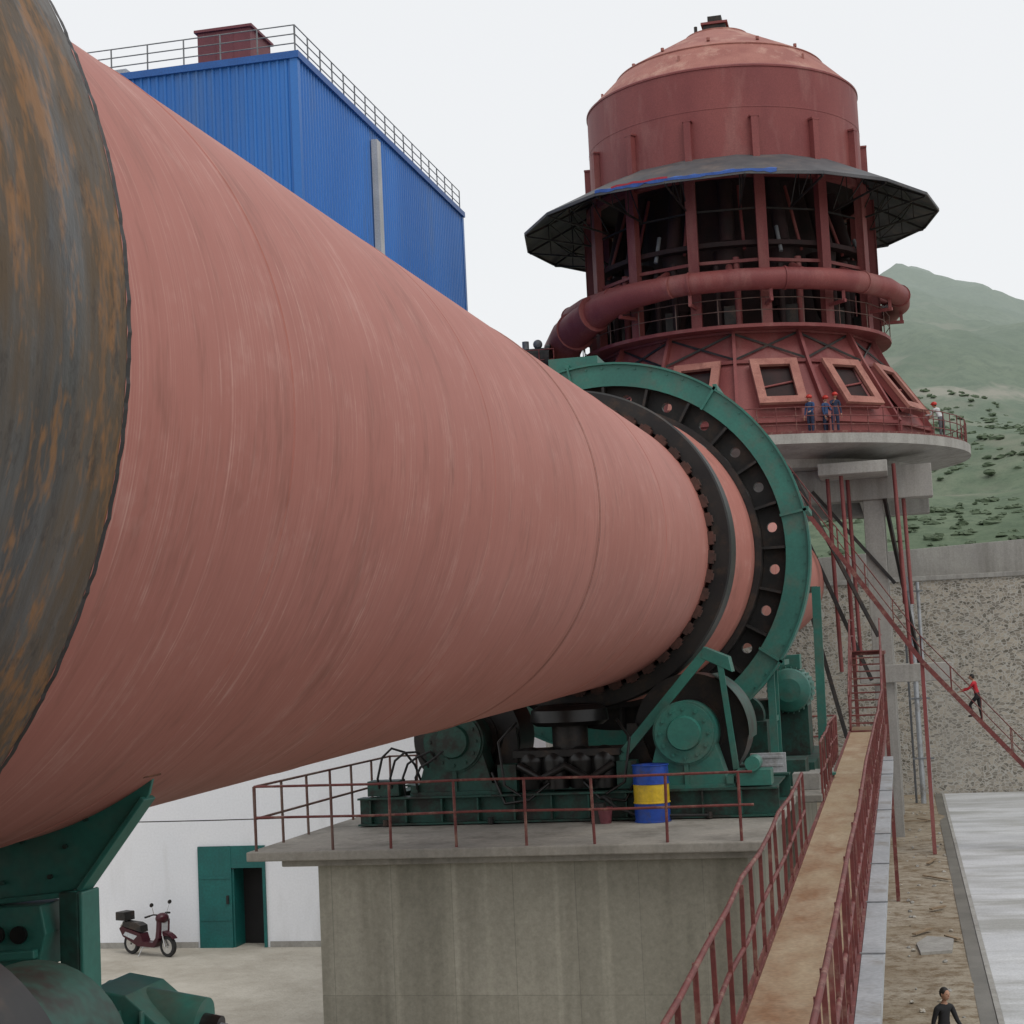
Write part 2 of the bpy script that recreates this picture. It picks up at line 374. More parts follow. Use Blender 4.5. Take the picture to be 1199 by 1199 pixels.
b.box((BX+.06,62.25,GL),(BX+.30,62.75,BZ-.7),2)
for z in(3,9.5,15.5):b.box((BX+.05,63.0,z),(BX+.075,BY1-.3,z+.05),0)
b.obj('cladding_walls',bb)
b=B(m_maroon,m_trim,m_steel)
b.box((-24.3,57.5,BZ+.35),(-22.2,59.6,BZ+2.55),0);b.box((-24.4,57.4,BZ+2.553),(-22.1,59.7,BZ+2.66),0)
for x in(-24.2,-22.4):
    for y in(57.6,59.4):b.box((x,y,BZ),(x+.12,y+.12,BZ+.35),2)
for x in(-23.6,-22.9):b.box((x,57.485,BZ+.4),(x+.03,57.5,BZ+2.5),0)
b.box((-21.9,58,BZ),(-20.8,60,BZ+1.15),1);b.box((-22.0,57.9,BZ+1.153),(-20.7,60.1,BZ+1.3),1)
b.cyl((-27.8,56,BZ),(-27.8,56,BZ+.5),.3,m=1);b.sph((-27.8,56,BZ+.6),.32,2)
b.box((-26.3,54.5,BZ),(-25.8,55,BZ+.4),1)
b.obj('rooftop_units',bb,bev=.02)
b=B(m_steel)
railing(b,[(-40,BY0+.1,BZ),(BX-.05,BY0+.1,BZ),(BX-.05,BY1-.1,BZ)],1.0,1.35,.022,rails=(.35,.68,1))
b.obj('roof_railing',bb)
# ---------------------------------------------------------------- kiln
X0,Z0,SL=-5.4989,1.2635,.0194
R=2.4
kiln=E('rotary_kiln',(X0,0,Z0));kiln.rotation_euler=(math.atan(SL),0,0)
b=B(m_kiln)
prof=[(0.01,-8),(R,-8)]
def seam(y,h=.012,w=.03):return [(R,y-w),(R+h,y-w*.5),(R+h,y+w*.5),(R,y+w)]
for y in(-3,1.5):prof+=seam(y)
prof+=seam(8.5,.006,.02)+seam(13.1,.004,.015)+seam(17.9,.010,.03)+seam(23.2,.006,.02)
prof+=[(R,30.6),(2.82,31.9),(2.82,35),(R,36)]+seam(44)+seam(52)+[(R,72)]
b.lathe(prof,n=256,axis='Y')
b.obj('shell',kiln)
b=B(m_weld)
b.lathe([(R+.001,17.87),(R+.0115,17.89),(R+.0115,17.91),(R+.001,17.93)],n=200,axis='Y')
b.obj('weld_bead',kiln)
def tyre(b,y0,y1,ro=2.7624,ri=2.50,m=0):
    c=.03
    b.lathe([(ri,y0),(ro-c,y0),(ro,y0+c),(ro,y1-c),(ro-c,y1),(ri,y1)],n=256,axis='Y',m=m,closed=True)
def pads(b,y0,y1,n,m=0,r0=2.4,r1=2.5,ex=.07):
    for i in range(n):
        a=2*pi*i/n+.02;c,s_=math.cos(a),math.sin(a)
        for dy0,dy1,rr in((y0-.22,y1+.22,r1-.01),(y0-.20,y0-.03,r1+ex),(y1+.03,y1+.20,r1+ex)):
            w=.11 if rr<r1 else .06
            vs=[]
            for y in(dy0,dy1):
                for r,t in((r0-.02,-w),(r0-.02,w),(rr,w),(rr,-w)):
                    vs.append((r*c-t*s_,y,r*s_+t*c))
            b.add(vs,[(0,1,2,3),(7,6,5,4),(0,4,5,1),(1,5,6,2),(2,6,7,3),(3,7,4,0)],m)
b=B(m_tyre,m_black)
tyre(b,4.55,5.76)
# slightly uneven rolled lip at the tyre edge
n=720;lip=[]
for i in range(n):
    a=2*pi*i/n;k=.006*noise.noise(V((i*.35,0,0)))+.004*noise.noise(V((i*.9,3,0)))
    lip.append((a,2.764+k))
for y0,y1 in((5.728,5.762),):
    vs=[(r*math.cos(a),y0,r*math.sin(a)) for a,r in lip]+[(r*math.cos(a),y1,r*math.sin(a)) for a,r in lip]
    b.add(vs,[(i,(i+1)%n,(i+1)%n+n,i+n) for i in range(n)],1,False)
b.obj('near_riding_tyre',kiln)
b=B(m_black)
pads(b,4.6,5.50,44,0,ex=.02)
b.obj('near_tyre_pads',kiln)
b=B(m_tyre2);tyre(b,28.55,29.43,2.77);b.lathe([(2.46,28.54),(2.56,28.54)],n=200,axis='Y')
b.obj('far_riding_tyre',kiln)
b=B(m_padm,m_black);pads(b,28.6,29.4,48,0,ex=.02);b.obj('far_tyre_pads',kiln)
# girth gear: web plate with real lightening holes
b=B(m_black,m_padm)
NS=24;ri,ro,rh,hr=2.83,3.50,3.16,.10
ya,yb=33.25,33.5
for k in range(NS):
    a0=2*pi*k/NS;a1=2*pi*(k+1)/NS;am=(a0+a1)/2
    n=24
    per=[]
    for i in range(6):per.append((ri,a0+(a1-a0)*i/6))
    for i in range(6):per.append((ri+(ro-ri)*i/6,a1))
    for i in range(6):per.append((ro,a1-(a1-a0)*i/6))
    for i in range(6):per.append((ro-(ro-ri)*i/6,a0))
    cx,cz=rh*math.cos(am),rh*math.sin(am)
    out=[(r*math.cos(a),r*math.sin(a)) for r,a in per]
    inn=[]
    for (x,z) in out:
        d=math.hypot(x-cx,z-cz);inn.append((cx+(x-cx)/d*hr,cz+(z-cz)/d*hr))
    for y in(ya,yb):
        vs=[(x,y,z) for x,z in out]+[(x,y,z) for x,z in inn]
        b.add(vs,[(i,(i+1)%n,(i+1)%n+n,i+n) for i in range(n)],0)
    vs=[(x,ya,z) for x,z in inn]+[(x,yb,z) for x,z in inn]
    b.add(vs,[(i,(i+1)%n,(i+1)%n+n,i+n) for i in range(n)],0)
    c,s_=math.cos(a0),math.sin(a0);w=.025
    vs=[]
    for y in(32.9,33.24):
        for r,t in((2.83,-w),(2.83,w),(3.38,w),(3.38,-w)):vs.append((r*c-t*s_,y,r*s_+t*c))
    b.add(vs,[(0,1,2,3),(7,6,5,4),(0,4,5,1),(1,5,6,2),(2,6,7,3),(3,7,4,0)],0)
b.lathe([(2.83,32.6),(2.95,32.6),(2.95,33.24)],n=96,axis='Y',m=0,smooth=False)
nt_=132;rim=[]
for i in range(nt_):
    for f,r in((0,3.5),(.25,3.60),(.5,3.60),(.75,3.5)):
        a=2*pi*(i+f)/nt_;rim.append((r*math.cos(a),r*math.sin(a)))
k=len(rim);b.add([(x,33.1,z) for x,z in rim]+[(x,33.85,z) for x,z in rim],[(i,(i+1)%k,(i+1)%k+k,i+k) for i in range(k)],0)
b.obj('girth_gear',kiln)
GH=E('girth_gear_housing')
gc=(X0,0,Z0+SL*33)
b=B(m_green,m_black)
b.lathe([(3.40,32.86),(3.83,32.86)],gc,n=96,axis='Y',smooth=False)
b.lathe([(3.83,32.86),(3.83,34.1)],gc,n=96,axis='Y')
b.lathe([(3.83,34.1),(3.62,34.1)],gc,n=96,axis='Y',smooth=False)
b.lathe([(3.40,32.86),(3.40,32.93),(3.78,32.93),(3.78,34.05)],gc,n=96,axis='Y',m=1)
b.lathe([(3.83,32.80),(3.87,32.80),(3.87,32.90),(3.83,32.90)],gc,n=96,axis='Y',closed=True)
for i in range(8):
    a=2*pi*i/8+.18
    c,s_=math.cos(a),math.sin(a)
    b.beam((gc[0]+3.38*c,32.82,gc[2]+3.38*s_),(gc[0]+3.90*c,32.82,gc[2]+3.90*s_),.04,.05)
    b.beam((gc[0]+3.90*c,32.8,gc[2]+3.90*s_),(gc[0]+3.90*c,34.15,gc[2]+3.90*s_),.08,.10)
for i in range(72):
    a=2*pi*i/72
    p=V((gc[0]+3.76*math.cos(a),32.86,gc[2]+3.76*math.sin(a)));b.cyl(p,p+V((0,-.03,0)),.018,n=6)
b.box((gc[0]-1.1,32.95,gc[2]+3.75),(gc[0]-.1,34.0,gc[2]+4.05))
for sx in(-1,1):
    for y in(33.05,33.95):
        b.beam((gc[0]+sx*2.95,y,gc[2]-2.3),(gc[0]+sx*2.95,y,-2.7),.14,.12)
    b.beam((gc[0]+sx*2.95,33.05,-1.4),(gc[0]+sx*2.95,33.95,-1.4),.1,.1)
b.obj('guard_casing',GH)
# ---------------------------------------------------------------- piers
b=B(m_conc,m_slab)
b.box((-8.8,24.4,GR-1.5),(-2.35,30.9,-2.845),0)
b.box((-9.78,24.0,-2.842),(-2.08,31.2,-2.70),1)
b.box((-9.3,24.2,-2.95),(-2.15,24.395,-2.845),1)
b.obj('concrete_kiln_pier',bev=.02)
b=B(m_conc,m_slab)
b.box((-8.8,32.2,GR-1.5),(-2.2,40,-2.845),0)
b.box((-9.78,31.205,-2.842),(-1.62,41,-2.702),1)
b.obj('concrete_kiln_pier',bev=.02)
b=B(m_conc,m_slab)
b.box((-8.8,-2,GL-3),(-2.35,11,-3.2),0);b.box((-9.78,-2.4,-3.197),(-2.08,11.4,-3.03),1)
b.obj('concrete_kiln_pier',bev=.02)
b=B(m_rail,m_railg)
y=24.12;x=[-9.66,-8.45,-7.55,-6.55,-5.5,-4.5,-3.45,-2.4]
for i,xx in enumerate(x):
    m=1 if i<2 else 0
    b.cyl((xx,y,-2.7),(xx+random.uniform(-.02,.02),y,-1.74),.022,n=8,m=m)
for z in(-1.74,-2.2):
    b.tube([(-9.66,y,z),(-7.8,y,z-.014),(-6.2,y,z+.008),(-4.2,y,z-.012),(-2.2,y,z)],.019,8)
railing(b,[(-9.66,y,-2.7),(-9.66,31.0,-2.7)],.96,1.1,.020,m=1,rails=(.5,1),post=.022)
railing(b,[(-9.66,31.0,-2.7),(-8.6,31.0,-2.7)],.96,.5,.020,m=1,rails=(.5,1),post=.022)
b.obj('deck_railing')
b=B(m_barb,m_bary,m_rub)
bx,by=-4.09,27.1
def ribs(z0,z1,m):
    b.lathe([(.285,z0),(.285,z1)],(bx,by,-2.7),n=36,m=m)
ribs(.02,.30,0);ribs(.32,.60,1);ribs(.62,.89,0)
for z in(.01,.31,.61,.90):b.lathe([(.285,z-.012),(.298,z-.004),(.298,z+.006),(.285,z+.014)],(bx,by,-2.7),n=36,m=0 if z not in(.31,) else 1)
b.lathe([(.285,.90),(.27,.90),(.27,.875),(.0,.875)],(bx,by,-2.7),n=36,m=0,smooth=False)
b.cyl((bx+.15,by,-1.825),(bx+.15,by,-1.80),.035,m=2)
b.obj('oil_drum')
def bearing(b,x,y,z,zb,sg=-1,mg=0,r=.56):
    c=(x,0,z)
    b.cyl((x,y,z),(x,y+.62,z),r,n=40,m=mg)
    b.lathe([(r*.93,y-.05),(r*.93,y)],c,n=40,axis='Y',m=mg);b.lathe([(r*.55,y-.05),(r*.93,y-.05)],c,n=40,axis='Y',m=mg,smooth=False)
    b.lathe([(r*.5,y-.14),(r*.55,y-.05)],c,n=40,axis='Y',m=mg);b.lathe([(0.001,y-.15),(r*.5,y-.14)],c,n=40,axis='Y',m=mg)
    for i in range(12):
        a=2*pi*i/12;p=V((x+r*.76*math.cos(a),y-.05,z+r*.76*math.sin(a)));b.cyl(p,p+V((0,-.03,0)),.03,n=6,m=mg)
    b.prism([(x-.42,y+.03,z),(x-.66,y+.03,zb),(x+.66,y+.03,zb),(x+.42,y+.03,z)],(0,.56,0),mg)
    b.box((x-.78,y-.03,zb-.08),(x+.78,y+.68,zb),mg)
    for sx in(-1,1):
        b.box((x+sx*.70-.06,y-.06,zb-.003),(x+sx*.70+.06,y+.70,zb+.12),mg)
    b.prism([(x-.035,y-.02,z-r*.9),(x+.035,y-.02,z-r*.9),(x+.035,y-.02,zb),(x-.035,y-.02,zb)],(0,.05,0),mg)
def station(name,Yc,dz,rol=.95,full=True):
    S=E(name)
    dd=2.7624+rol
    ox=1.94*dd/3.7124
    zk=Z0+SL*Yc;zr=zk-3.16*dd/3.7124;zb=-2.16+dz
    b=B(m_green,m_greend,m_black,m_grease,m_tyre2)
    mf=1
    for yy in(Yc-1.55,Yc+1.25):
        b.ibeam((-9.1,yy,-2.45+dz),(-2.1,yy,-2.45+dz),.32,.46,mf)
    for xx in(-8.9,-8.0,-6.9,-6.3,-4.7,-4.1,-3.0,-2.3):
        b.ibeam((xx,Yc-1.4,-2.46+dz),(xx,Yc+1.1,-2.46+dz),.26,.40,mf)
    for xx in[-8.9+i*.62 for i in range(11)]:
        b.box((xx,Yc-1.70,-2.64+dz),(xx+.03,Yc-1.565,-2.26+dz),mf)
    for xx in(-8.6,-6.8,-5.0,-3.2):b.cyl((xx,Yc-1.75,-2.68+dz),(xx,Yc-1.75,-2.58+dz),.05,n=8,m=2)
    for sx in(-1,1):
        x=X0+sx*ox
        b.cyl((x,Yc-.62,zr),(x,Yc+.5,zr),rol,n=64,m=4)
        b.cyl((x,Yc-.66,zr),(x,Yc-.62,zr),.55,n=32,m=2)
        b.cyl((x,Yc-1.4,zr),(x,Yc+1.4,zr),.26,n=24,m=2)
        bearing(b,x,Yc-1.52,zr,zb,mg=1 if sx<0 else 0,r=.52)
        bearing(b,x,Yc+.9,zr,zb,mg=1,r=.52 if full else .42)
        b.box((x-.8,Yc-1.6,-2.24+dz),(x+.8,Yc+1.5,-2.163-.08+dz),1)
    b.obj('frame_and_rollers',S,bev=.012)
    b=B(m_grease,m_greend,m_black)
    cx=X0-.05;cy=Yc-1.0
    b.lathe([(.0,.0),(.56,.0),(.66,.07),(.64,.26),(.50,.34),(.2,.36),(0.001,.36)],(cx,cy,zk-2.98),n=40,m=0)
    b.cyl((cx,cy,zk-3.45),(cx,cy,zk-2.98),.3,n=24,m=2)
    for i,dx in enumerate((-.62,-.22,.22,.62)):
        b.sph((cx+dx,cy-.25,zk-3.55),.25,0,(1,1,.95),16,10);b.cyl((cx+dx,cy-.25,zk-4.0),(cx+dx,cy-.25,zk-3.55),.20+.05*(i%2),.25,n=16,m=0)
    b.tube([(cx-.8,cy-.5,zk-3.6),(cx-.4,cy-.58,zk-3.82),(cx,cy-.55,zk-3.62),(cx+.4,cy-.58,zk-3.85),(cx+.8,cy-.5,zk-3.6)],.07,10,0)
    b.box((cx-.9,cy-.45,zk-3.48),(cx+.9,cy+.4,zk-3.36),2)
    b.prism([(cx-.75,cy-.35,-2.2+dz),(cx+.75,cy-.35,-2.2+dz),(cx+.45,cy-.35,zk-3.98),(cx-.45,cy-.35,zk-3.98)],(0,.8,0),1)
    for sx in(-1,1):
        b.tube([(cx+sx*.3,cy-.5,zk-3.9),(cx+sx*.6,cy-.75,zk-4.15),(cx+sx*1.0,cy-.7,zk-4.2),(cx+sx*1.25,cy-.5,zk-3.7)],.03,8,0)
        b.tube([(cx+sx*.85,cy-.3,zk-2.9),(cx+sx*1.1,cy-.6,zk-3.2),(cx+sx*1.0,cy-.7,zk-3.9),(cx+sx*.7,cy-.8,-2.25+dz)],.025,8,0)
        b.prism([(cx+sx*.95,cy+.1,zk-3.0),(cx+sx*1.1,cy+.1,zk-3.0),(cx+sx*1.5,cy+.1,zb),(cx+sx*.9,cy+.1,zb)],(0,.12,0),2)
        b.box((cx+sx*1.0-.16,cy-.5,-2.2+dz),(cx+sx*1.0+.16,cy-.1,-1.75+dz),1)
    b.obj('thrust_roller',S,bev=.01)
    if not full:return
    b=B(m_green,m_rub,m_greend,m_black)
    x=X0+ox
    y=Yc-1.25
    b.beam((x-1.05,y,zr-.30),(x+.42,y,zr+1.32),.16,.05,0,up=(0,1,0))
    b.beam((x-1.05,y,zr-.30),(x-1.15,y,zb),.16,.05,0,up=(0,1,0))
    b.prism([(x+.35,y-.03,zr+1.38),(x+.75,y-.03,zr+1.2),(x+.8,y-.03,zr+.95),(x+.3,y-.03,zr+1.2)],(0,.5,0),0)
    b.beam((x+.60,y,zr+1.2),(x+.78,y,zb+.2),.10,.05,0,up=(0,1,0))
    b.lathe([(1.02,y-.02),(1.02,y+1.5)],(x,0,zr),n=24,axis='Y',m=2,a0=-1.15,a1=.15)
    for k in range(4):
        x1=-8.75+k*.22
        b.tube([(x1,Yc-1.5,-2.2+dz),(x1+.02,Yc-1.7,-1.9+dz),(x1+.12,Yc-1.72,-1.55+dz-.06*k),(x1+.30,Yc-1.75,-1.40+dz-.08*k),(x1+.50,Yc-1.65,-1.48+dz),(x1+.62,Yc-1.5,-1.7+dz),(x1+.7,Yc-1.3,-2.1+dz)],.022,8,1)
    b.box((-8.95,Yc-1.6,-2.2+dz),(-8.4,Yc-1.2,-1.95+dz),2)
    b.box((-2.75,Yc-1.62,-2.2+dz),(-2.2,Yc-1.1,-1.95+dz),0);b.cyl((-2.48,Yc-1.7,-1.85+dz),(-2.48,Yc-1.1,-1.85+dz),.12,n=16,m=0)
    b.tube([(-4.9,Yc-1.75,-2.3+dz),(-4.7,Yc-1.9,-2.45+dz),(-4.3,Yc-1.95,-2.6+dz),(-3.2,Yc-1.9,-2.62+dz)],.025,8,1)
    b.cyl((-4.95,Yc-1.95,-2.7+dz),(-4.95,Yc-1.95,-2.38+dz),.14,.12,n=16,m=3)
    b.obj('guards_and_hoses',S,bev=.008)
station('kiln_roller_support',29.0,0)
station('kiln_roller_support',5.15,-.33,.72,False)
b=B(m_maroon,m_rub)
b.lathe([(.001,0),(.10,0),(.13,.26),(.12,.26),(.09,.02)],(-4.85,27.0,-2.7),n=20);b.tube([(-4.98,27,-2.44),(-4.96,27,-2.3),(-4.85,27,-2.26),(-4.74,27,-2.3),(-4.72,27,-2.44)],.006,6,1)
b.obj('red_bucket')
# gear drive unit
DR=E('kiln_drive_unit')
b=B(m_green,m_greend,m_black)
b.box((-3.9,34.6,-2.7),(-1.9,40.2,-2.35),1)
b.box((-3.5,37.0,-2.35),(-2.1,38.4,-1.15),1)
mz,mx_=-.95,-2.45
b.cyl((mx_,36.6,mz),(mx_,38.0,mz),.46,n=36,m=0)
for i in range(26):
    a=2*pi*i/26;b.beam((mx_+.48*math.cos(a),36.65,mz+.48*math.sin(a)),(mx_+.48*math.cos(a),37.9,mz+.48*math.sin(a)),.015,.06,0)
b.lathe([(.001,36.42),(.25,36.44),(.44,36.54),(.47,36.6)],(mx_,0,mz),n=36,axis='Y',m=0)
b.box((mx_-.35,36.8,mz+.44),(mx_+.25,37.4,mz+.75),0)
b.cyl((-3.3,34.4,-1.4),(-3.3,36.9,-1.4),.2,n=20,m=2);b.cyl((-3.3,34.9,-1.4),(-3.3,35.4,-1.4),.42,n=32,m=1)
b.box((-3.8,34.6,-2.35),(-2.8,35.6,-1.5),1)
b.box((-2.5,33.2,-2.7),(-2.0,34.4,-2.2),1)
b.obj('gearbox_and_motor',DR,bev=.02)
b=B(m_green)
b.beam((-1.78,35.9,-2.7),(-1.72,35.9,1.2),.18,.14);b.beam((-2.9,40.2,-2.7),(-2.9,40.2,1.2),.12,.12)
b.beam((-1.75,35.9,1.15),(-2.9,40.2,1.15),.12,.12)
b.box((-1.98,35.7,-2.7),(-1.55,36.1,-2.66))
b.obj('hoist_frame',DR)
b=B(m_rail)
railing(b,[(-1.7,36.4,-2.7),(-1.7,40.9,-2.7),(-4,40.9,-2.7)],1.0,.8)
b.obj('deck_railing')
b=B(m_grey,m_conc2)
b.box((-2.9,31.6,-2.7),(-2.25,31.66,-1.95),0);b.box((-2.2,32.3,-2.7),(-1.7,32.8,-2.4),1);b.box((-2.0,34.2,-2.7),(-1.65,34.8,-2.5),1)
for z in(-2.5,-2.35,-2.2,-2.05):b.box((-2.85,31.585,z),(-2.3,31.6,z+.05),0)
b.obj('electrical_cabinet',bev=.01)
# ---------------------------------------------------------------- near green bracket under kiln
NB=E('green_seal_bracket')
b=B(m_green,m_rust,m_greend)
Y=9.0
front=[(-5.9,Y,-.83),(-4.20,Y,-.56),(-4.23,Y,-.67),(-4.66,Y,-1.19),(-5.10,Y,-1.25),(-5.9,Y,-1.30)]
b.prism(front,(0,-.03,0),0)
b.beam((-6.0,Y-.12,-.85),(-4.16,Y-.12,-.545),.22,.04,1,up=(0,0,1))
b.beam((-4.25,Y,-.69),(-4.66,Y,-1.2),.16,.03,0,up=(0,0,1));b.beam((-4.66,Y-.03,-1.21),(-5.9,Y-.03,-1.31),.16,.03,0)
for p in((-5.02,-.92),(-4.75,-.95),(-4.62,-.80),(-5.15,-1.15),(-4.85,-1.12)):b.cyl((p[0],Y-.055,p[1]),(p[0],Y-.03,p[1]),.014,n=8,m=2)
b.obj('bracket_plates',NB,bev=.006)
b=B(m_green,m_greend,m_steel,m_grease)
b.box((-4.76,Y-.12,-3.03),(-4.64,Y+.02,-1.2),1);b.box((-4.64,Y-.12,-3.03),(-4.615,Y+.10,-1.2),0)
b.prism([(-5.9,Y-.2,-1.30),(-4.83,Y-.2,-1.26),(-4.80,Y-.2,-1.42),(-4.86,Y-.2,-1.62),(-5.9,Y-.2,-1.62)],(0,.3,0),0)
b.box((-5.9,Y-.14,-1.78),(-4.9,Y+.1,-1.62),1)
b.beam((-5.9,Y-.24,-1.58),(-4.84,Y-.24,-1.52),.06,.05,0)
for x in(-5.28,-5.10,-4.96):b.cyl((x,Y-.225,-1.42),(x,Y-.20,-1.42),.05,n=16,m=3)
b.cyl((-5.08,Y-.5,-2.02),(-5.08,Y+.25,-2.02),.27,n=36,m=2)
b.lathe([(.14,Y-.53),(.25,Y-.53),(.27,Y-.50)],(-5.08,0,-2.02),n=36,axis='Y',m=2)
b.cyl((-5.08,Y-.6,-2.02),(-5.08,Y-.5,-2.02),.09,n=16,m=3)
b.box((-5.9,Y-.6,-3.03),(-4.3,Y+.5,-2.4),0)
b.cyl((-5.0,9.9,-2.05),(-4.35,9.9,-2.16),.17,n=28,m=0);b.cyl((-4.42,9.9,-2.15),(-4.24,9.9,-2.18),.08,n=20,m=3);b.cyl((-4.3,9.9,-2.17),(-4.2,9.9,-2.185),.04,n=12,m=2)
b.prism([(-5.15,9.6,-2.6),(-5.15,9.6,-1.98),(-4.95,9.6,-1.88),(-4.72,9.6,-1.92),(-4.50,9.6,-2.10),(-4.25,9.6,-2.6)],(0,.55,0),0)
for x in(-4.9,-4.75,-4.6):b.beam((x,9.57,-2.5),(x,9.57,-2.0),.02,.05,0)
b.box((-5.3,9.4,-3.03),(-4.1,10.4,-2.6),1)
b.obj('seal_drive',NB,bev=.01)
# ---------------------------------------------------------------- walkway
WS=.025;wz=lambda y:-3.67+WS*y
W=E('access_walkway')
b=B(m_walk,m_rail,m_grey)
b.beam((-1.13,-4,wz(-4)-.03),(-1.13,50,wz(50)-.03),.94,.06,0)
for xx in(-1.62,-.66):b.beam((xx,-4,wz(-4)-.06),(xx,50,wz(50)-.06),.05,.20,1)
for i in range(14):
    y=-2+4*i;b.beam((-1.6,y,wz(y)-.12),(-.68,y,wz(y)-.12),.08,.1,1)
for i in range(6):
    y=2+9.5*i
    b.beam((-1.4,y,wz(y)-.17),(-1.4,y,GR-.2),.14,.14,1)
b.obj('walkway_deck',W)
b=B(m_rail)
def prail(x,y0,y1,h,sp):
    n=round((y1-y0)/sp)
    for i in range(n+1):
        y=y0+(y1-y0)*i/n
        b.beam((x,y,wz(y)),(x+random.uniform(-.02,.02),y+random.uniform(-.02,.02),wz(y)+h),.04,.04,0)
    for k in(.48,1.0):
        pts=[(x+random.uniform(-.018,.018),y0+(y1-y0)*i/16,wz(y0+(y1-y0)*i/16)+h*k+random.uniform(-.01,.01)) for i in range(17)]
        b.tube(pts,.024,8)
    b.beam((x,y0,wz(y0)+.07),(x,y1,wz(y1)+.07),.012,.10)
prail(-1.62,0,26,1.1,1.15)
prail(-.68,0,48,1.15,.85)
prail(-1.62,31.5,35.4,1.1,1.0)
b.beam((-1.6,48,wz(48)),(-1.6,53,-.3),.05,.2);b.beam((-.7,48,wz(48)),(-.7,53,-.3),.05,.2)
for i in range(12):
    t=i/11;b.box((-1.58,48+5*t-.12,-2.47+2.17*t),(-.72,48+5*t+.12,-2.43+2.17*t))
for xx in(-1.6,-.7):
    for k in(.5,1):b.tube([(xx,48,-2.47+k),(xx,53,-.3+k),(xx,56,-.3+k)],.024,6)
    for i in range(6):
        t=i/5;b.beam((xx,48+5*t,-2.47+2.17*t),(xx,48+5*t,-1.47+2.17*t),.04,.04)
b.box((-1.7,53,-.4),(-.6,56,-.3))
for xx in(-1.6,-.7):b.beam((xx,55.5,-.4),(xx,55.5,GR),.12,.12)
b.obj('walkway_railings',W)
b=B(m_grey,m_steel)
b.beam((-.52,-4,wz(-4)-.05),(-.52,40,wz(40)-.05),.22,.16,0)
for i in range(15):
    y=-3+3*i;b.beam((-.65,y,wz(y)+.036),(-.39,y,wz(y)+.036),.05,.012,1)
b.obj('cable_duct',W)
# ---------------------------------------------------------------- preheater tower
TC=V((-6.8,78.4,0))
T=E('preheater_tower')
def pc(r,a,z):return V((TC.x+r*math.cos(a),TC.y+r*math.sin(a),z))
b=B(m_tred,m_troof,m_black)
b.lathe([(6.32,20.6),(6.32,25.2)],TC,n=96)
b.lathe([(6.32,25.2),(6.36,25.22),(6.36,25.30),(6.28,25.36)],TC,n=96)
b.lathe([(6.28,25.36),(4.9,26.75)],TC,n=96,m=1)
b.lathe([(4.9,26.75),(4.93,26.80),(4.9,26.84)],TC,n=96,m=1)
b.lathe([(4.9,26.84),(1.5,28.75),(1.5,28.82),(.001,28.85)],TC,n=96,m=1)
for i in range(12):
    a=2*pi*i/12;p=pc(4.3,a,27.2);b.cyl(p,p+V((0,0,.14)),.08,n=10,m=1)
for i in range(6):
    a=2*pi*i/6+.3;p=pc(5.6,a,26.0);b.beam(p,p+V((0,0,.25)),.1,.1,1)
b.box((TC.x-.55,TC.y-.55,28.8),(TC.x+.5,TC.y+.5,29.35),2);b.box((TC.x-.65,TC.y-.65,29.35),(TC.x+.6,TC.y+.6,29.46),0);b.box((TC.x-.35,TC.y-.3,29.46),(TC.x+.3,TC.y+.3,29.85),2)
b.cyl((TC.x-.9,TC.y-.6,28.8),(TC.x-.9,TC.y-.6,29.3),.08,n=8,m=2)
for i in range(14):
    a=2*pi*i/14+.08
    n_=V((math.cos(a),math.sin(a),0))
    b.beam(pc(6.46,a,20.4),pc(6.46,a,22.9),.30,.28,0,up=tuple(n_));b.beam(pc(6.40,a,22.9),pc(6.40,a,22.98),.42,.42,0,up=tuple(n_))
b.lathe([(6.33,23.4),(6.335,23.42),(6.33,23.44)],TC,n=96)
b.obj('drum_and_roof',T)
NE=18
b=B(m_canopy,m_tred,m_banner_b,m_banner_r,m_black)
eo,ei=9.63,6.32
zr_=[19.55+random.uniform(-.10,.10) for i in range(NE)]
for i in range(NE):
    a0=2*pi*i/NE;a1=2*pi*(i+1)/NE;z0_=zr_[i];z1_=zr_[(i+1)%NE]
    p=[pc(ei,a0,21.25),pc(ei,a1,21.25),pc(eo,a1,z1_),pc(eo,a0,z0_)]
    b.prism(p,(0,0,.05),0)
    b.beam(pc(eo,a0,z0_-.03),pc(eo,a1,z1_-.03),.06,.13,0)
    b.beam(pc(ei+.1,a0,20.9),pc(eo-.05,a0,z0_-.12),.08,.10,4)
    b.beam(pc(ei+.2,a0,18.9),pc(eo-.1,a0,z0_-.15),.06,.08,4)
    for r,z1,z2 in((7.4,20.55,19.05),(8.5,20.0,19.22)):
        b.beam(pc(r,a0,z1),pc(r,a0,z2),.04,.04,4);b.beam(pc(r,a0,z1-.05),pc(r,a1,z1-.05),.05,.06,4)
    b.beam(pc(7.4,a0,19.05),pc(8.5,a0,20.0),.04,.04,4);b.beam(pc(6.5,a0,18.9),pc(7.4,a0,20.5),.04,.04,4)
aa0,aa1=math.radians(-120),math.radians(-72);K=30;pt=[];pb=[]
def rimp(a,dr=0):
    s_=(a%(2*pi))/(2*pi/NE);i=int(s_);f=s_-i;p=pc(eo+dr,2*pi*i/NE,zr_[i%NE]).lerp(pc(eo+dr,2*pi*(i+1)/NE,zr_[(i+1)%NE]),f);return p
for i in range(K+1):
    a=aa0+(aa1-aa0)*i/K
    q=rimp(a,.05);pt.append(q+V((0,0,.12+.06*noise.noise(V((i*.5,0,0))))));pb.append(q+V((0,0,.0+.12*noise.noise(V((i*.6,4,0))))))
b.add(pt+pb,[(i,i+1,i+K+2,i+K+1) for i in range(K)],2,True)
pt2=[p+V((0,.6,.12+.10*random.random())) for p in pt]
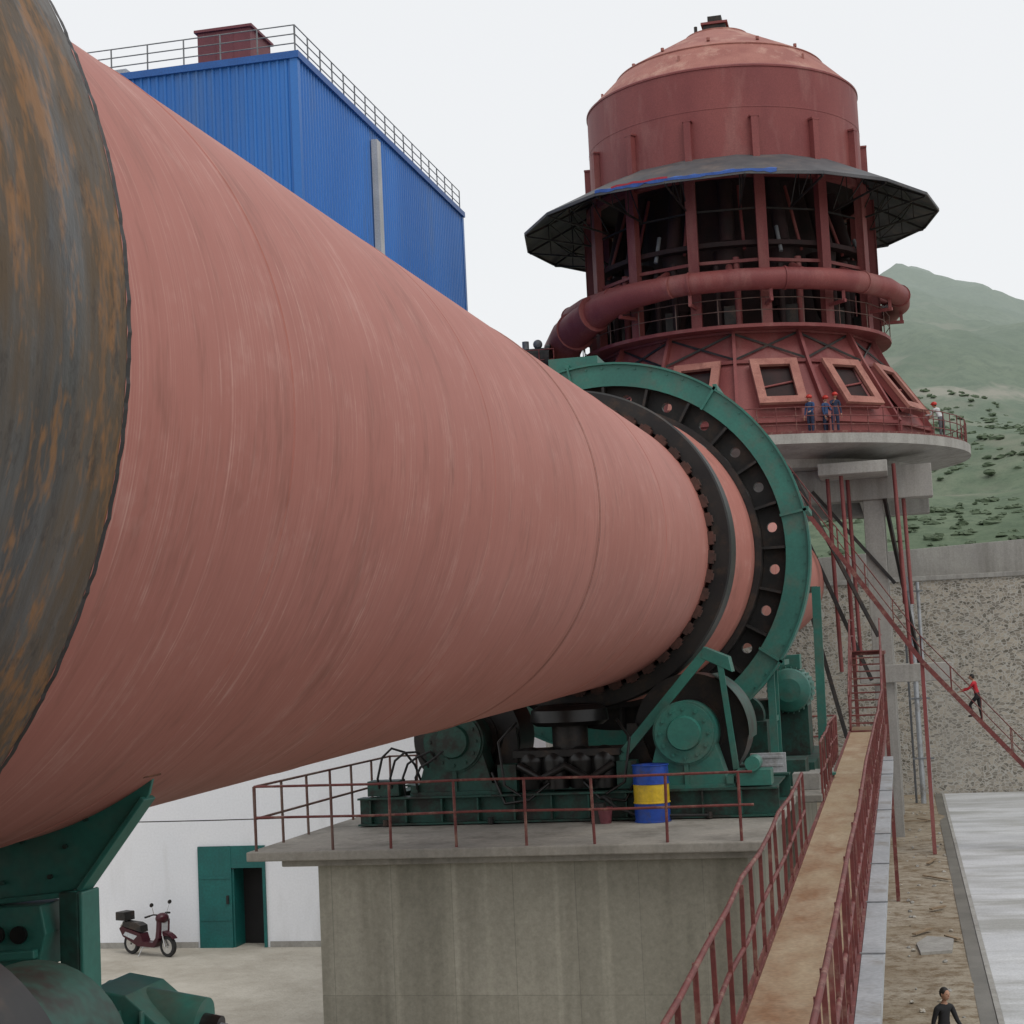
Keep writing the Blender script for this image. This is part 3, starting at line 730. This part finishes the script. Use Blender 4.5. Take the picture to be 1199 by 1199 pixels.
b.add(pt+pt2,[(i,i+1,i+K+2,i+K+1) for i in range(K)],2,True)
b.add([p+V((0,-.01,.0)) for p in pt[3:14]]+[p+V((0,-.01,.06+.04*random.random())) for p in pt[3:14]],[(i,i+1,i+12,i+11) for i in range(10)],3)
b.obj('eave_canopy',T)
b=B(m_tdark,m_tred,m_black,m_steel)
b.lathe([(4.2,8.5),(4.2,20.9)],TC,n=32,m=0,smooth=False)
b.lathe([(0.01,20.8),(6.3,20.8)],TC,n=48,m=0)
b.lathe([(6.25,20.3),(6.6,20.3),(6.6,20.62),(6.25,20.62)],TC,n=36,m=1,smooth=False,closed=True)
b.lathe([(5.9,17.3),(6.4,17.3),(6.4,17.5),(5.9,17.5)],TC,n=36,m=0,smooth=False,closed=True)
NC=14
for i in range(NC):
    a=2*pi*i/NC+.08;n_=tuple(V((math.cos(a),math.sin(a),0)))
    b.beam(pc(6.55,a,13.6),pc(6.55,a,20.4),.34,.34,1,up=n_)
    b.beam(pc(6.75,a,13.6),pc(6.75,a,20.4),.46,.04,1,up=n_)
    a2=a+pi/NC
    p=pc(5.2,a2,17.3);q=pc(5.2,a2,14.8)
    b.cyl(p,q,.70,.42,n=10,m=0);b.cyl(q,pc(5.9,a2,13.6),.36,n=10,m=0)
    b.cyl(pc(4.8,a2,20.5),pc(5.5,a2,17.6),.34,n=10,m=0)
    b.cyl(pc(4.9,a2+.12,20.3),pc(5.9,a2+.12,17.2),.08,n=6,m=1)
    if i%2:b.cyl(pc(5.9,a2-.08,18.2),pc(6.3,a2-.08,17.0),.09,n=8,m=3)
    b.box(pc(5.9,a2,14.2)-V((.3,.3,.3)),pc(5.9,a2,14.2)+V((.3,.3,.5)),2)
    b.cyl(pc(6.2,a2,16.4),pc(7.6,a2,15.75),.16,n=8,m=1)
    b.beam(pc(6.5,a,16.6),pc(6.5,a+2*pi/NC,16.6),.1,.14,1);b.beam(pc(6.4,a,18.9),pc(6.4,a+2*pi/NC,18.9),.06,.08,2)
    b.cyl(pc(6.2,a2+.05,13.6),pc(6.2,a2+.05,16.8),.15,n=8,m=1 if i%3 else 0);b.cyl(pc(6.2,a2-.09,13.6),pc(6.2,a2-.09,16.5),.13,n=8,m=0)
b.obj('mid_structure',T)
b=B(m_tdark,m_railg,m_tred)
b.lathe([(5.5,13.55),(7.15,13.55),(7.15,13.70),(5.5,13.70)],TC,n=48,m=2,smooth=False,closed=True)
pts=[pc(7.1,2*pi*i/24,13.72) for i in range(25)];railing(b,pts,1.1,1.8,.022,m=1,post=.022)
b.obj('working_floor',T)
b=B(m_tred,m_tframe)
rp=7.68
K=22
b.tube([pc(rp,math.radians(-158)+math.radians(330)*i/K,15.5) for i in range(K+1)],.47,20)
for i in range(K+1):
    if i%2==0:
        a=math.radians(-158)+math.radians(330)*i/K;p=pc(rp,a,15.5);d=V((-math.sin(a),math.cos(a),0));b.cyl(p-d*.04,p+d*.04,.51,n=20,m=0)
for i in range(NC):
    a=2*pi*i/NC+.08;b.beam(pc(rp+.1,a,14.6),pc(6.6,a,14.6),.12,.14,0);b.beam(pc(rp,a,14.6),pc(rp,a,15.1),.14,.12,0)
b.tube([pc(7.75,math.radians(-104),15.45),pc(7.75,math.radians(-118),15.4),pc(7.75,math.radians(-130),15.2),pc(7.8,math.radians(-143),14.85),pc(8.0,math.radians(-154),14.5),pc(8.1,math.radians(-164),14.1),pc(8.1,math.radians(-172),13.4),pc(8.1,math.radians(-176),12.0)],.85,24,rs=[.47,.55,.64,.76,.84,.86,.86,.86])
for a,z,r_ in((-136,15.03,.82),(-150,14.63,.92)):
    p=pc(7.85,math.radians(a),z);d=V((-math.sin(math.radians(a)),math.cos(math.radians(a)),.15));b.cyl(p-d*.05,p+d*.05,r_,n=24,m=0)
b.obj('ring_main_pipe',T)
b=B(m_steel,m_black,m_tred)
bc_=pc(9.6,math.radians(-162),13.3)
b.cyl(bc_+V((-.6,-.5,.2)),bc_+V((.9,-.5,.2)),.60,n=28,m=1);b.cyl(bc_+V((-1.2,-.5,.2)),bc_+V((-.6,-.5,.2)),.4,n=20,m=0)
b.cyl(bc_+V((.9,-.5,.2)),bc_+V((1.1,-.5,.2)),.72,n=28,m=1)
b.box(bc_+V((-1.4,-1.1,-.5)),bc_+V((1.3,.6,-.38)),2)
for dx in(-1.2,1.1):
    for dy in(-.9,.4):b.beam(bc_+V((dx,dy,-.5)),V((bc_.x+dx,bc_.y+dy,8.5)),.18,.18,2)
railing(b,[bc_+V((-1.4,-1.1,-.38)),bc_+V((1.3,-1.1,-.38))],1.0,.7,m=2)
b.cyl(bc_+V((-.1,-.5,.7)),bc_+V((-.1,-.5,1.15)),.16,n=12,m=0);b.sph(bc_+V((.45,-.4,1.0)),.22,0)
b.obj('blower',T)
b=B(m_tred,m_tframe,m_void,m_tdark,m_black)
NSK=14;ph=math.radians(-90)-pi/NSK*0.3+.15
zt,zm,zbm=13.55,12.1,9.3
rt,rm,rb=6.2,6.9,8.55
for i in range(NSK):
    a0=ph+2*pi*i/NSK;a1=ph+2*pi*(i+1)/NSK;am=(a0+a1)/2
    b.add([pc(rt,a0,zt),pc(rt,a1,zt),pc(rm,a1,zm),pc(rm,a0,zm)],[(0,1,2,3)],0)
    b.add([pc(rm,a0,zm),pc(rm,a1,zm),pc(rb,a1,zbm),pc(rb,a0,zbm)],[(0,1,2,3)],0)
    b.add([pc(rb,a0,zbm),pc(rb,a1,zbm),pc(rb,a1,8.5),pc(rb,a0,8.5)],[(0,1,2,3)],0)
    n_=tuple(V((math.cos(a0),math.sin(a0),0)))
    b.beam(pc(rt+.12,a0,zt),pc(rm+.12,a0,zm),.14,.28,0,up=n_);b.beam(pc(rm+.12,a0,zm),pc(rb+.12,a0,zbm),.14,.28,0,up=n_)
    b.beam(pc(rb+.1,a0,zbm),pc(rb+.1,a0,8.5),.14,.28,0,up=n_)
    b.beam(pc(rm+.08,a0,zm),pc(rm+.08,a1,zm),.18,.14,0);b.beam(pc(rt+.06,a0,zt),pc(rt+.06,a1,zt),.2,.18,0)
    b.beam(pc(rb+.06,a0,zbm),pc(rb+.06,a1,zbm),.2,.14,0)
    b.beam(pc(rt+.10,a0,zt-.1),pc(rm+.10,a1,zm+.1),.04,.09,4);b.beam(pc(rt+.10,a1,zt-.1),pc(rm+.10,a0,zm+.1),.04,.09,4)
    c0=math.cos(pi/NSK)
    P0=pc(rm*c0+.10,am,zm-.05);P1=pc(rb*c0+.10,am,zbm+.45)
    t=V((-math.sin(am),math.cos(am),0));dn=(P1-P0).normalized();no=t.cross(dn).normalized()
    if no.dot(V((math.cos(am),math.sin(am),0)))<0:no=-no
    C=(P0+P1)/2+no*.22;w,h=1.02,(P1-P0).length*.46
    def q(u,v_,e=0):return C+t*u+dn*v_+no*e
    fw=.36
    for (u0,u1,v0,v1) in((-w,w,-h,-h+fw),(-w,w,h-fw,h),(-w,-w+fw,-h+fw,h-fw),(w-fw,w,-h+fw,h-fw)):
        vs=[q(u0,v0),q(u1,v0),q(u1,v1),q(u0,v1),q(u0,v0,.14),q(u1,v0,.14),q(u1,v1,.14),q(u0,v1,.14)]
        b.add(vs,[(0,3,2,1),(4,5,6,7),(0,1,5,4),(1,2,6,5),(2,3,7,6),(3,0,4,7)],1)
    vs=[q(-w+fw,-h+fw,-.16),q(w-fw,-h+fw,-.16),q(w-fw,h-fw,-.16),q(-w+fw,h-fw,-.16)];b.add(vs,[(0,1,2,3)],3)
    b.cyl(q(-w+fw,.2,-.1),q(w-fw,-.1,-.1),.05,n=6,m=0)
    vs=[q(-w+.05,-h+.05,-.3),q(w-.05,-h+.05,-.3),q(w-.05,h-.05,-.3),q(-w+.05,h-.05,-.3),q(-w+.05,-h+.05,-.002),q(w-.05,-h+.05,-.002),q(w-.05,h-.05,-.002),q(-w+.05,h-.05,-.002)]
    b.add(vs,[(0,1,5,4),(1,2,6,5),(2,3,7,6),(3,0,4,7)],0)
b.obj('skirt_and_hatches',T)
b=B(m_conc2)
b.lathe([(0.01,8.5),(10.3,8.5),(10.3,8.10),(7.8,7.75),(7.7,7.4),(0.01,7.4)],TC,n=72,m=0,smooth=False)
cols=[(-.9,73.6),(-12.7,73.6),(-.9,83.2),(-12.7,83.2)]
for x,y in cols:b.box((x-.42,y-.42,GR-.5),(x+.42,y+.42,6.0),0)
b.box((-14.2,73.0,6.0),(1.6,74.2,7.395),0);b.box((-14.2,82.6,6.0),(1.6,83.8,7.395),0)
b.box((-1.5,74.203,6.1),(-.3,82.597,7.39),0);b.box((-13.3,74.203,6.1),(-12.1,82.597,7.39),0)
b.box((-3.0,70.3,6.9),(-.2,72.997,7.39),0)
b.box((-1.9,72.9,-1.75),(1.9,74.3,-1.0),0)
b.obj('concrete_table',T,bev=.03)
b=B(m_rail,m_black,m_tred,m_steel)
pts=[pc(10.15,2*pi*i/40,8.5) for i in range(41)];railing(b,pts,1.1,.8,.022,rails=(.35,.68,1),kick=.10,post=.022)
for x,y in((-2.7,72),(-2.1,71),(-1.9,73),(.05,72.5),(.35,73.5)):b.cyl((x,y,7.4),(x+.1,y,-1.2 if x<0 else 1.5),.085,n=8,m=2)
for p,q in(((-4.5,71,6.6),(-1.4,72,-1.6)),((-4.0,70,7.0),(-1.0,71,.2)),((-3.4,73,6.5),(-.2,73.1,2.4)),((-.4,73,6),(.6,75,-1)),((-5.0,72,7.2),(-2.6,73,-4))):
    b.beam(p,q,.14,.14,1)
b.cyl((.05,72.3,7.4),(.25,72.3,-1),.08,n=8,m=2)
b.obj('table_railing_and_struts',T)
S=E('long_steel_stair')
b=B(m_rail,m_tred)
pA,pB,pC=V((-5.2,67.6,7.9)),V((.63,67.6,-.86)),V((6.9,67.6,GR))
for yy in(67.2,68.1):
    o=V((0,yy-67.6,0))
    b.beam(pA+o,pB+o,.06,.18,0);b.beam(pB+o,pC+o,.06,.18,0)
for a,c in((pA,pB),(pB,pC)):
    n=int(abs(a.z-c.z)/.2)
    for i in range(n):
        p=a.lerp(c,(i+.5)/n);b.box((p.x-.11,67.24,p.z-.02),(p.x+.11,68.06,p.z+.01),0)
    for yy in(67.2,68.1):
        o=V((0,yy-67.6,0))
        for k in(.5,1.0):b.cyl(a+o+V((0,0,k)),c+o+V((0,0,k)),.02,n=6)
        m_=int((c-a).length/1.6)
        for i in range(m_+1):
            p=a.lerp(c,i/m_)+o;b.cyl(p,p+V((0,0,1)),.02,n=6)
b.beam((.63,67.3,-.9),(.63,67.3,GR),.14,.14,1);b.beam((.63,68.0,-.9),(.63,68.0,GR),.14,.14,1)
b.obj('stair_flight',S)
b=B(m_steel,m_grey)
b.cyl((.45,88,GR),(.45,88,3.2),.13,n=12,m=1);b.cyl((.85,88,GR),(.85,88,2.9),.09,n=10,m=1);b.cyl((.1,88.4,GR),(.1,88.4,-.2),.06,n=10,m=0)
for z in(-6,-3,0,2.4):b.box((.05,87.85,z),(1.1,88.0,z+.08),0)
b.obj('vertical_conduit')
b=B(m_wood,m_conc2,m_stone)
for i in range(110):
    y=random.uniform(24,92);x=random.uniform(-.4,1.0) if random.random()<.7 else random.uniform(-3,1.0);r=random.uniform(.02,.08)
    b.sph((x,y,GR+r*.3),r,1 if random.random()<.3 else 2,(1,1.2,.7),6,4,jit=.25)
for i in range(7):
    y=random.uniform(40,80);x=random.uniform(-.2,.8);a=random.uniform(0,pi);d=V((math.cos(a),math.sin(a),0))*random.uniform(.3,.7)
    b.beam(V((x,y,GR+.08))-d,V((x,y,GR+.10))+d,.12,.04,0)
b.prism([(-.1,46,GR-.1),(.7,46.3,GR-.1),(.8,48.2,GR-.1),(.1,48.5,GR-.1),(-.2,47.4,GR-.1)],(0,0,.18),1)
b.obj('rubble_debris')
# ---------------------------------------------------------------- people
def person(name,loc,head,pose,shirt,pants,hat=None,hgt=1.7):
    P=dict(lean=0,la=(.2,.1),ra=(.2,.1),ll=(0,0),rl=(0,0),lo=.12,ro=.12);P.update(pose)
    ed=[];vs=[];rad=[];lab=[]
    def add(p,r,l,par=None):
        vs.append(V(p));rad.append(r);lab.append(l)
        if par is not None:ed.append((par,len(vs)-1))
        return len(vs)-1
    ln=P['lean'];sp=V((0,math.sin(ln),math.cos(ln)))
    pel=V((0,0,.93))
    i0=add(pel,(.135,.105),'p')
    i1=add(pel+sp*.18,(.125,.095),'s',i0);i2=add(pel+sp*.40,(.15,.10),'s',i1);ch=pel+sp*.49
    i3=add(ch,(.11,.085),'s',i2);nk=pel+sp*.56;i4=add(nk,(.052,.055),'k',i3);i5=add(nk+sp*.07+V((0,.01,0)),(.055,.06),'k',i4)
    hc=nk+sp*.17+V((0,.025,0))
    lows=[]
    for s,(sh,el),out in((-1,P['la'],P['lo']),(1,P['ra'],P['ro'])):
        S=ch+V((s*.18,0,-.01));k=add(S,(.062,.06),'s',i3)
        d=V((s*math.sin(out),math.sin(sh),-math.cos(sh))).normalized();Ep=S+d*.29
        k2=add(S+d*.15,(.052,.052),'s',k);k3=add(Ep,(.043,.043),'s',k2)
        d2=V((s*math.sin(out)*.3,math.sin(sh+el),-math.cos(sh+el))).normalized();Wp=Ep+d2*.25
        k4=add(Wp-d2*.03,(.033,.033),'s',k3);k5=add(Wp+d2*.02,(.024,.03),'k',k4)
        k6=add(Wp+d2*.07,(.018,.036),'k',k5)
        for f,lf in((-1.5,.060),(-.5,.078),(.5,.084),(1.5,.074)):
            q=V((0,f*.017,0));m1=add(Wp+d2*.095+q,(.0095,.0095),'k',k6);m2=add(Wp+d2*(.095+lf*.55)+q*1.1,(.0085,.0085),'k',m1);add(Wp+d2*(.095+lf)+q*1.1-V((s*.02,0,0)),(.007,.007),'k',m2)
        m1=add(Wp+d2*.06+V((-s*.01,.045,0)),(.011,.011),'k',k5);add(Wp+d2*.10+V((-s*.02,.062,0)),(.009,.009),'k',m1)
    for s,(th_,kn) in((-1,P['ll']),(1,P['rl'])):
        H=pel+V((s*.095,0,-.04));k=add(H,(.095,.09),'p',i0)
        d=V((s*.03,math.sin(th_),-math.cos(th_)));Kp=H+d*.42;k1=add(H+d*.2,(.082,.082),'p',k);k2=add(Kp,(.06,.062),'p',k1)
        d2=V((0,math.sin(th_-kn),-math.cos(th_-kn)));A=Kp+d2*.40
        k3=add(Kp+d2*.14,(.058,.06),'p',k2);k4=add(A,(.045,.045),'p',k3);k5=add(A+V((0,0,-.045)),(.045,.045),'f',k4);add(A+V((s*.02,.16,-.055)),(.042,.028),'f',k5)
        lows.append(A.z-.09)
    me=D.meshes.new('tmp');me.from_pydata(vs,ed,[]);o=D.objects.new('tmp',me);sc.collection.objects.link(o)
    mo=o.modifiers.new('s','SKIN');sl=me.skin_vertices[0].data
    for i,r in enumerate(rad):sl[i].radius=r
    sl[0].use_root=True
    ss=o.modifiers.new('u','SUBSURF');ss.levels=2
    dg=bpy.context.evaluated_depsgraph_get();ev=D.meshes.new_from_object(o.evaluated_get(dg))
    D.objects.remove(o)
    b=B(m_skin,shirt,pants,m_rub,m_hair,hat or m_hair)
    vv=[v.co.copy() for v in ev.vertices];mi={'k':0,'s':1,'p':2,'f':3}
    ix=[]
    for f in ev.polygons:
        c=f.center;j=min(range(len(vs)),key=lambda q_:(vs[q_]-c).length-max(rad[q_])*.5);ix.append(mi[lab[j]])
    b.v+=[tuple(v) for v in vv]
    for f,m in zip(ev.polygons,ix):b.f.append(list(f.vertices));b.mi.append(m);b.sm.append(True)
    b.sph(hc,.105,0,(.76,.92,1.12),20,14)
    b.sph(hc+V((0,.098,-.008)),.017,0,(.8,1,1.5),8,6)
    for s in(-1,1):
        b.sph(hc+V((s*.08,0,0)),.026,0,(.4,.8,1.2),8,6);b.sph(hc+V((s*.032,.088,.014)),.010,4,(1.3,.5,.7),8,6)
    b.sph(hc+V((0,.090,-.05)),.018,0,(1.4,.5,.4),8,6)
    b.sph(hc+V((0,-.018,.022)),.110,4,(.80,.93,1.02),16,10)
    if hat:
        b.sph(hc+V((0,0,.045)),.125,5,(.95,1.1,.82),18,10);b.lathe([(.11,.0),(.15,-.008),(.15,.0),(.11,.012)],hc+V((0,.02,.03)),n=20,m=5,closed=True)
    ob=b.obj(name);k=hgt/1.72;ob.scale=(k,k,k);ob.rotation_euler=(0,0,head)
    ob.location=(loc[0],loc[1],loc[2]-min(lows)*k);return ob
blue1=cloth('work_blue',(.04,.075,.17));blue2=cloth('work_navy',(.03,.04,.08));grey1=cloth('grey_cloth',(.12,.12,.13));red1=cloth('red_shirt',(.42,.02,.03));wh=cloth('white_shirt',(.6,.6,.6));blk=cloth('black_cloth',(.02,.02,.022))
person('construction_worker',(-3.15,70.3,8.5),2.6,dict(la=(.3,.9),ra=(.1,.2),ll=(.05,0),rl=(-.06,.05)),blue1,blue2,m_helm)
person('construction_worker',(-2.55,70.9,8.5),-2.2,dict(la=(.5,1.2),ra=(.1,.3)),blue1,blue2,m_helm)
person('construction_worker',(-2.15,70.2,8.5),3.5,dict(la=(.1,.1),ra=(.9,1.0),lean=.12),blue2,blue2,m_helm)
person('construction_worker',(2.2,74.7,8.5),.9,dict(la=(.7,.9),ra=(.6,.9),lean=.45),wh,grey1,m_helm)
person('climbing_man',(2.62,67.65,-3.18),1.25,dict(lean=.22,la=(.7,.6),ra=(.9,.5),ll=(.75,.9),rl=(-.05,.1)),red1,blk)
person('walking_man',(.25,33.0,GR),-2.4,dict(la=(.4,.4),ra=(-.3,.3),ll=(.35,.1),rl=(-.3,.2),lean=.1),blk,grey1)
def scooter(loc,rz):
    b=B(m_scoot,m_rub,m_chrome,m_black,m_trim)
    for x in(-.62,.62):
        b.lathe([(.17,-.05),(.235,-.045),(.25,0),(.235,.045),(.17,.05)],(x,0,.25),n=28,axis='Y',m=1)
        b.lathe([(.03,-.03),(.17,-.04),(.17,.04),(.03,.03)],(x,0,.25),n=28,axis='Y',m=2,closed=True)
    b.prism([(-.30,-.13,.22),(.28,-.13,.22),(.42,-.13,.40),(.46,-.13,.82),(.38,-.13,.86),(.34,-.13,.46),(.22,-.13,.33),(-.12,-.13,.33),(-.2,-.13,.52),(-.86,-.13,.66),(-.92,-.13,.60),(-.80,-.13,.42),(-.45,-.13,.28)],(0,.26,0),0)
    b.prism([(-.42,-.135,.36),(-.30,-.135,.46),(-.70,-.135,.54),(-.78,-.135,.46)],(0,.27,0),4)
    b.prism([(-.18,-.12,.55),(-.20,-.12,.70),(-.35,-.12,.76),(-.80,-.12,.78),(-.82,-.12,.66)],(0,.24,0),3)
    b.prism([(.42,-.08,.5),(.80,-.08,.50),(.86,-.08,.44),(.70,-.08,.56),(.46,-.08,.62)],(0,.16,0),0)
    b.prism([(.36,-.17,.42),(.50,-.17,.46),(.50,-.14,.86),(.42,-.14,.88)],(0,.33,0),0)
    b.prism([(.505,-.10,.50),(.515,-.10,.50),(.515,-.08,.82),(.505,-.08,.82)],(0,.19,0),4)
    b.cyl((.60,-.08,.25),(.42,-.06,.80),.025,n=8,m=2);b.cyl((.60,.08,.25),(.42,.06,.80),.025,n=8,m=2)
    b.sph((.44,0,.90),.14,0,(1,1.3,.9),14,10);b.sph((.53,0,.90),.065,4,(.7,1.2,1),12,8)
    b.tube([(.32,-.33,.98),(.36,-.2,1.0),(.42,0,.96),(.36,.2,1.0),(.32,.33,.98)],.018,8,3)
    for s in(-1,1):
        b.cyl((.38,s*.2,1.0),(.40,s*.28,1.2),.008,n=6,m=2);b.sph((.40,s*.29,1.24),.055,3,(.3,1.2,.9),10,8)
        b.cyl((.31,s*.26,.98),(.28,s*.40,.96),.024,n=8,m=1)
    b.box((-1.0,-.16,.80),(-.68,.16,.98),3);b.box((-.98,-.17,.94),(-.70,.17,1.0),3)
    b.beam((-.9,0,.66),(-.75,0,.80),.2,.03,2)
    b.cyl((-.9,.14,.25),(-.4,.14,.28),.05,n=10,m=2);b.box((-.5,.10,.18),(-.2,.2,.36),3)
    b.cyl((-.1,-.12,.22),(-.16,-.24,.0),.012,n=6,m=2)
    o=b.obj('motor_scooter',bev=.008);o.location=loc;o.rotation_euler=(0,0,rz);return o
scooter((-18.0,38.0,GL),math.radians(-22))
# ---------------------------------------------------------------- world, sun, camera
w=D.worlds.new('World');sc.world=w;w.use_nodes=True;t=w.node_tree;bg=t.nodes['Background']
sky=N(t,'ShaderNodeTexSky');sky.sky_type='NISHITA';sky.sun_disc=False
el,az=math.radians(56),math.radians(130)
sky.sun_elevation=el;sky.sun_rotation=az;sky.dust_density=4;sky.air_density=1.2
mx=mix(t,.88,sky.outputs[0],(9.6,9.7,9.8))
L(t,mx,bg.inputs[0]);bg.inputs[1].default_value=.1
w.cycles.sampling_method='MANUAL';w.cycles.sample_map_resolution=128
s=D.lights.new('sun','SUN');s.energy=.95;s.angle=math.radians(30);s.color=(1,.98,.94)
so=D.objects.new('sun',s);sc.collection.objects.link(so)
d=V((math.sin(az)*math.cos(el),math.cos(az)*math.cos(el),math.sin(el)))
so.rotation_euler=d.to_track_quat('Z','Y').to_euler()
f,th,ro,ps=1976.67,.0865,.0471,.2236
Fh=V((-math.sin(ps),math.cos(ps),0));Rt=V((math.cos(ps),math.sin(ps),0));Z=V((0,0,1))
Fc=Fh*math.cos(th)+Z*math.sin(th);U0=-Fh*math.sin(th)+Z*math.cos(th)
ri_=Rt*math.cos(ro)-U0*math.sin(ro);up_=Rt*math.sin(ro)+U0*math.cos(ro)
cam=D.cameras.new('camera');co=D.objects.new('camera',cam);sc.collection.objects.link(co)
mt=Matrix((ri_,up_,-Fc)).transposed().to_4x4();co.matrix_world=mt
cam.sensor_width=36;cam.lens=36*f/1199;cam.clip_start=.1;cam.clip_end=8000
sc.camera=co
sc.view_settings.view_transform='Standard';sc.view_settings.look='None';sc.view_settings.exposure=0
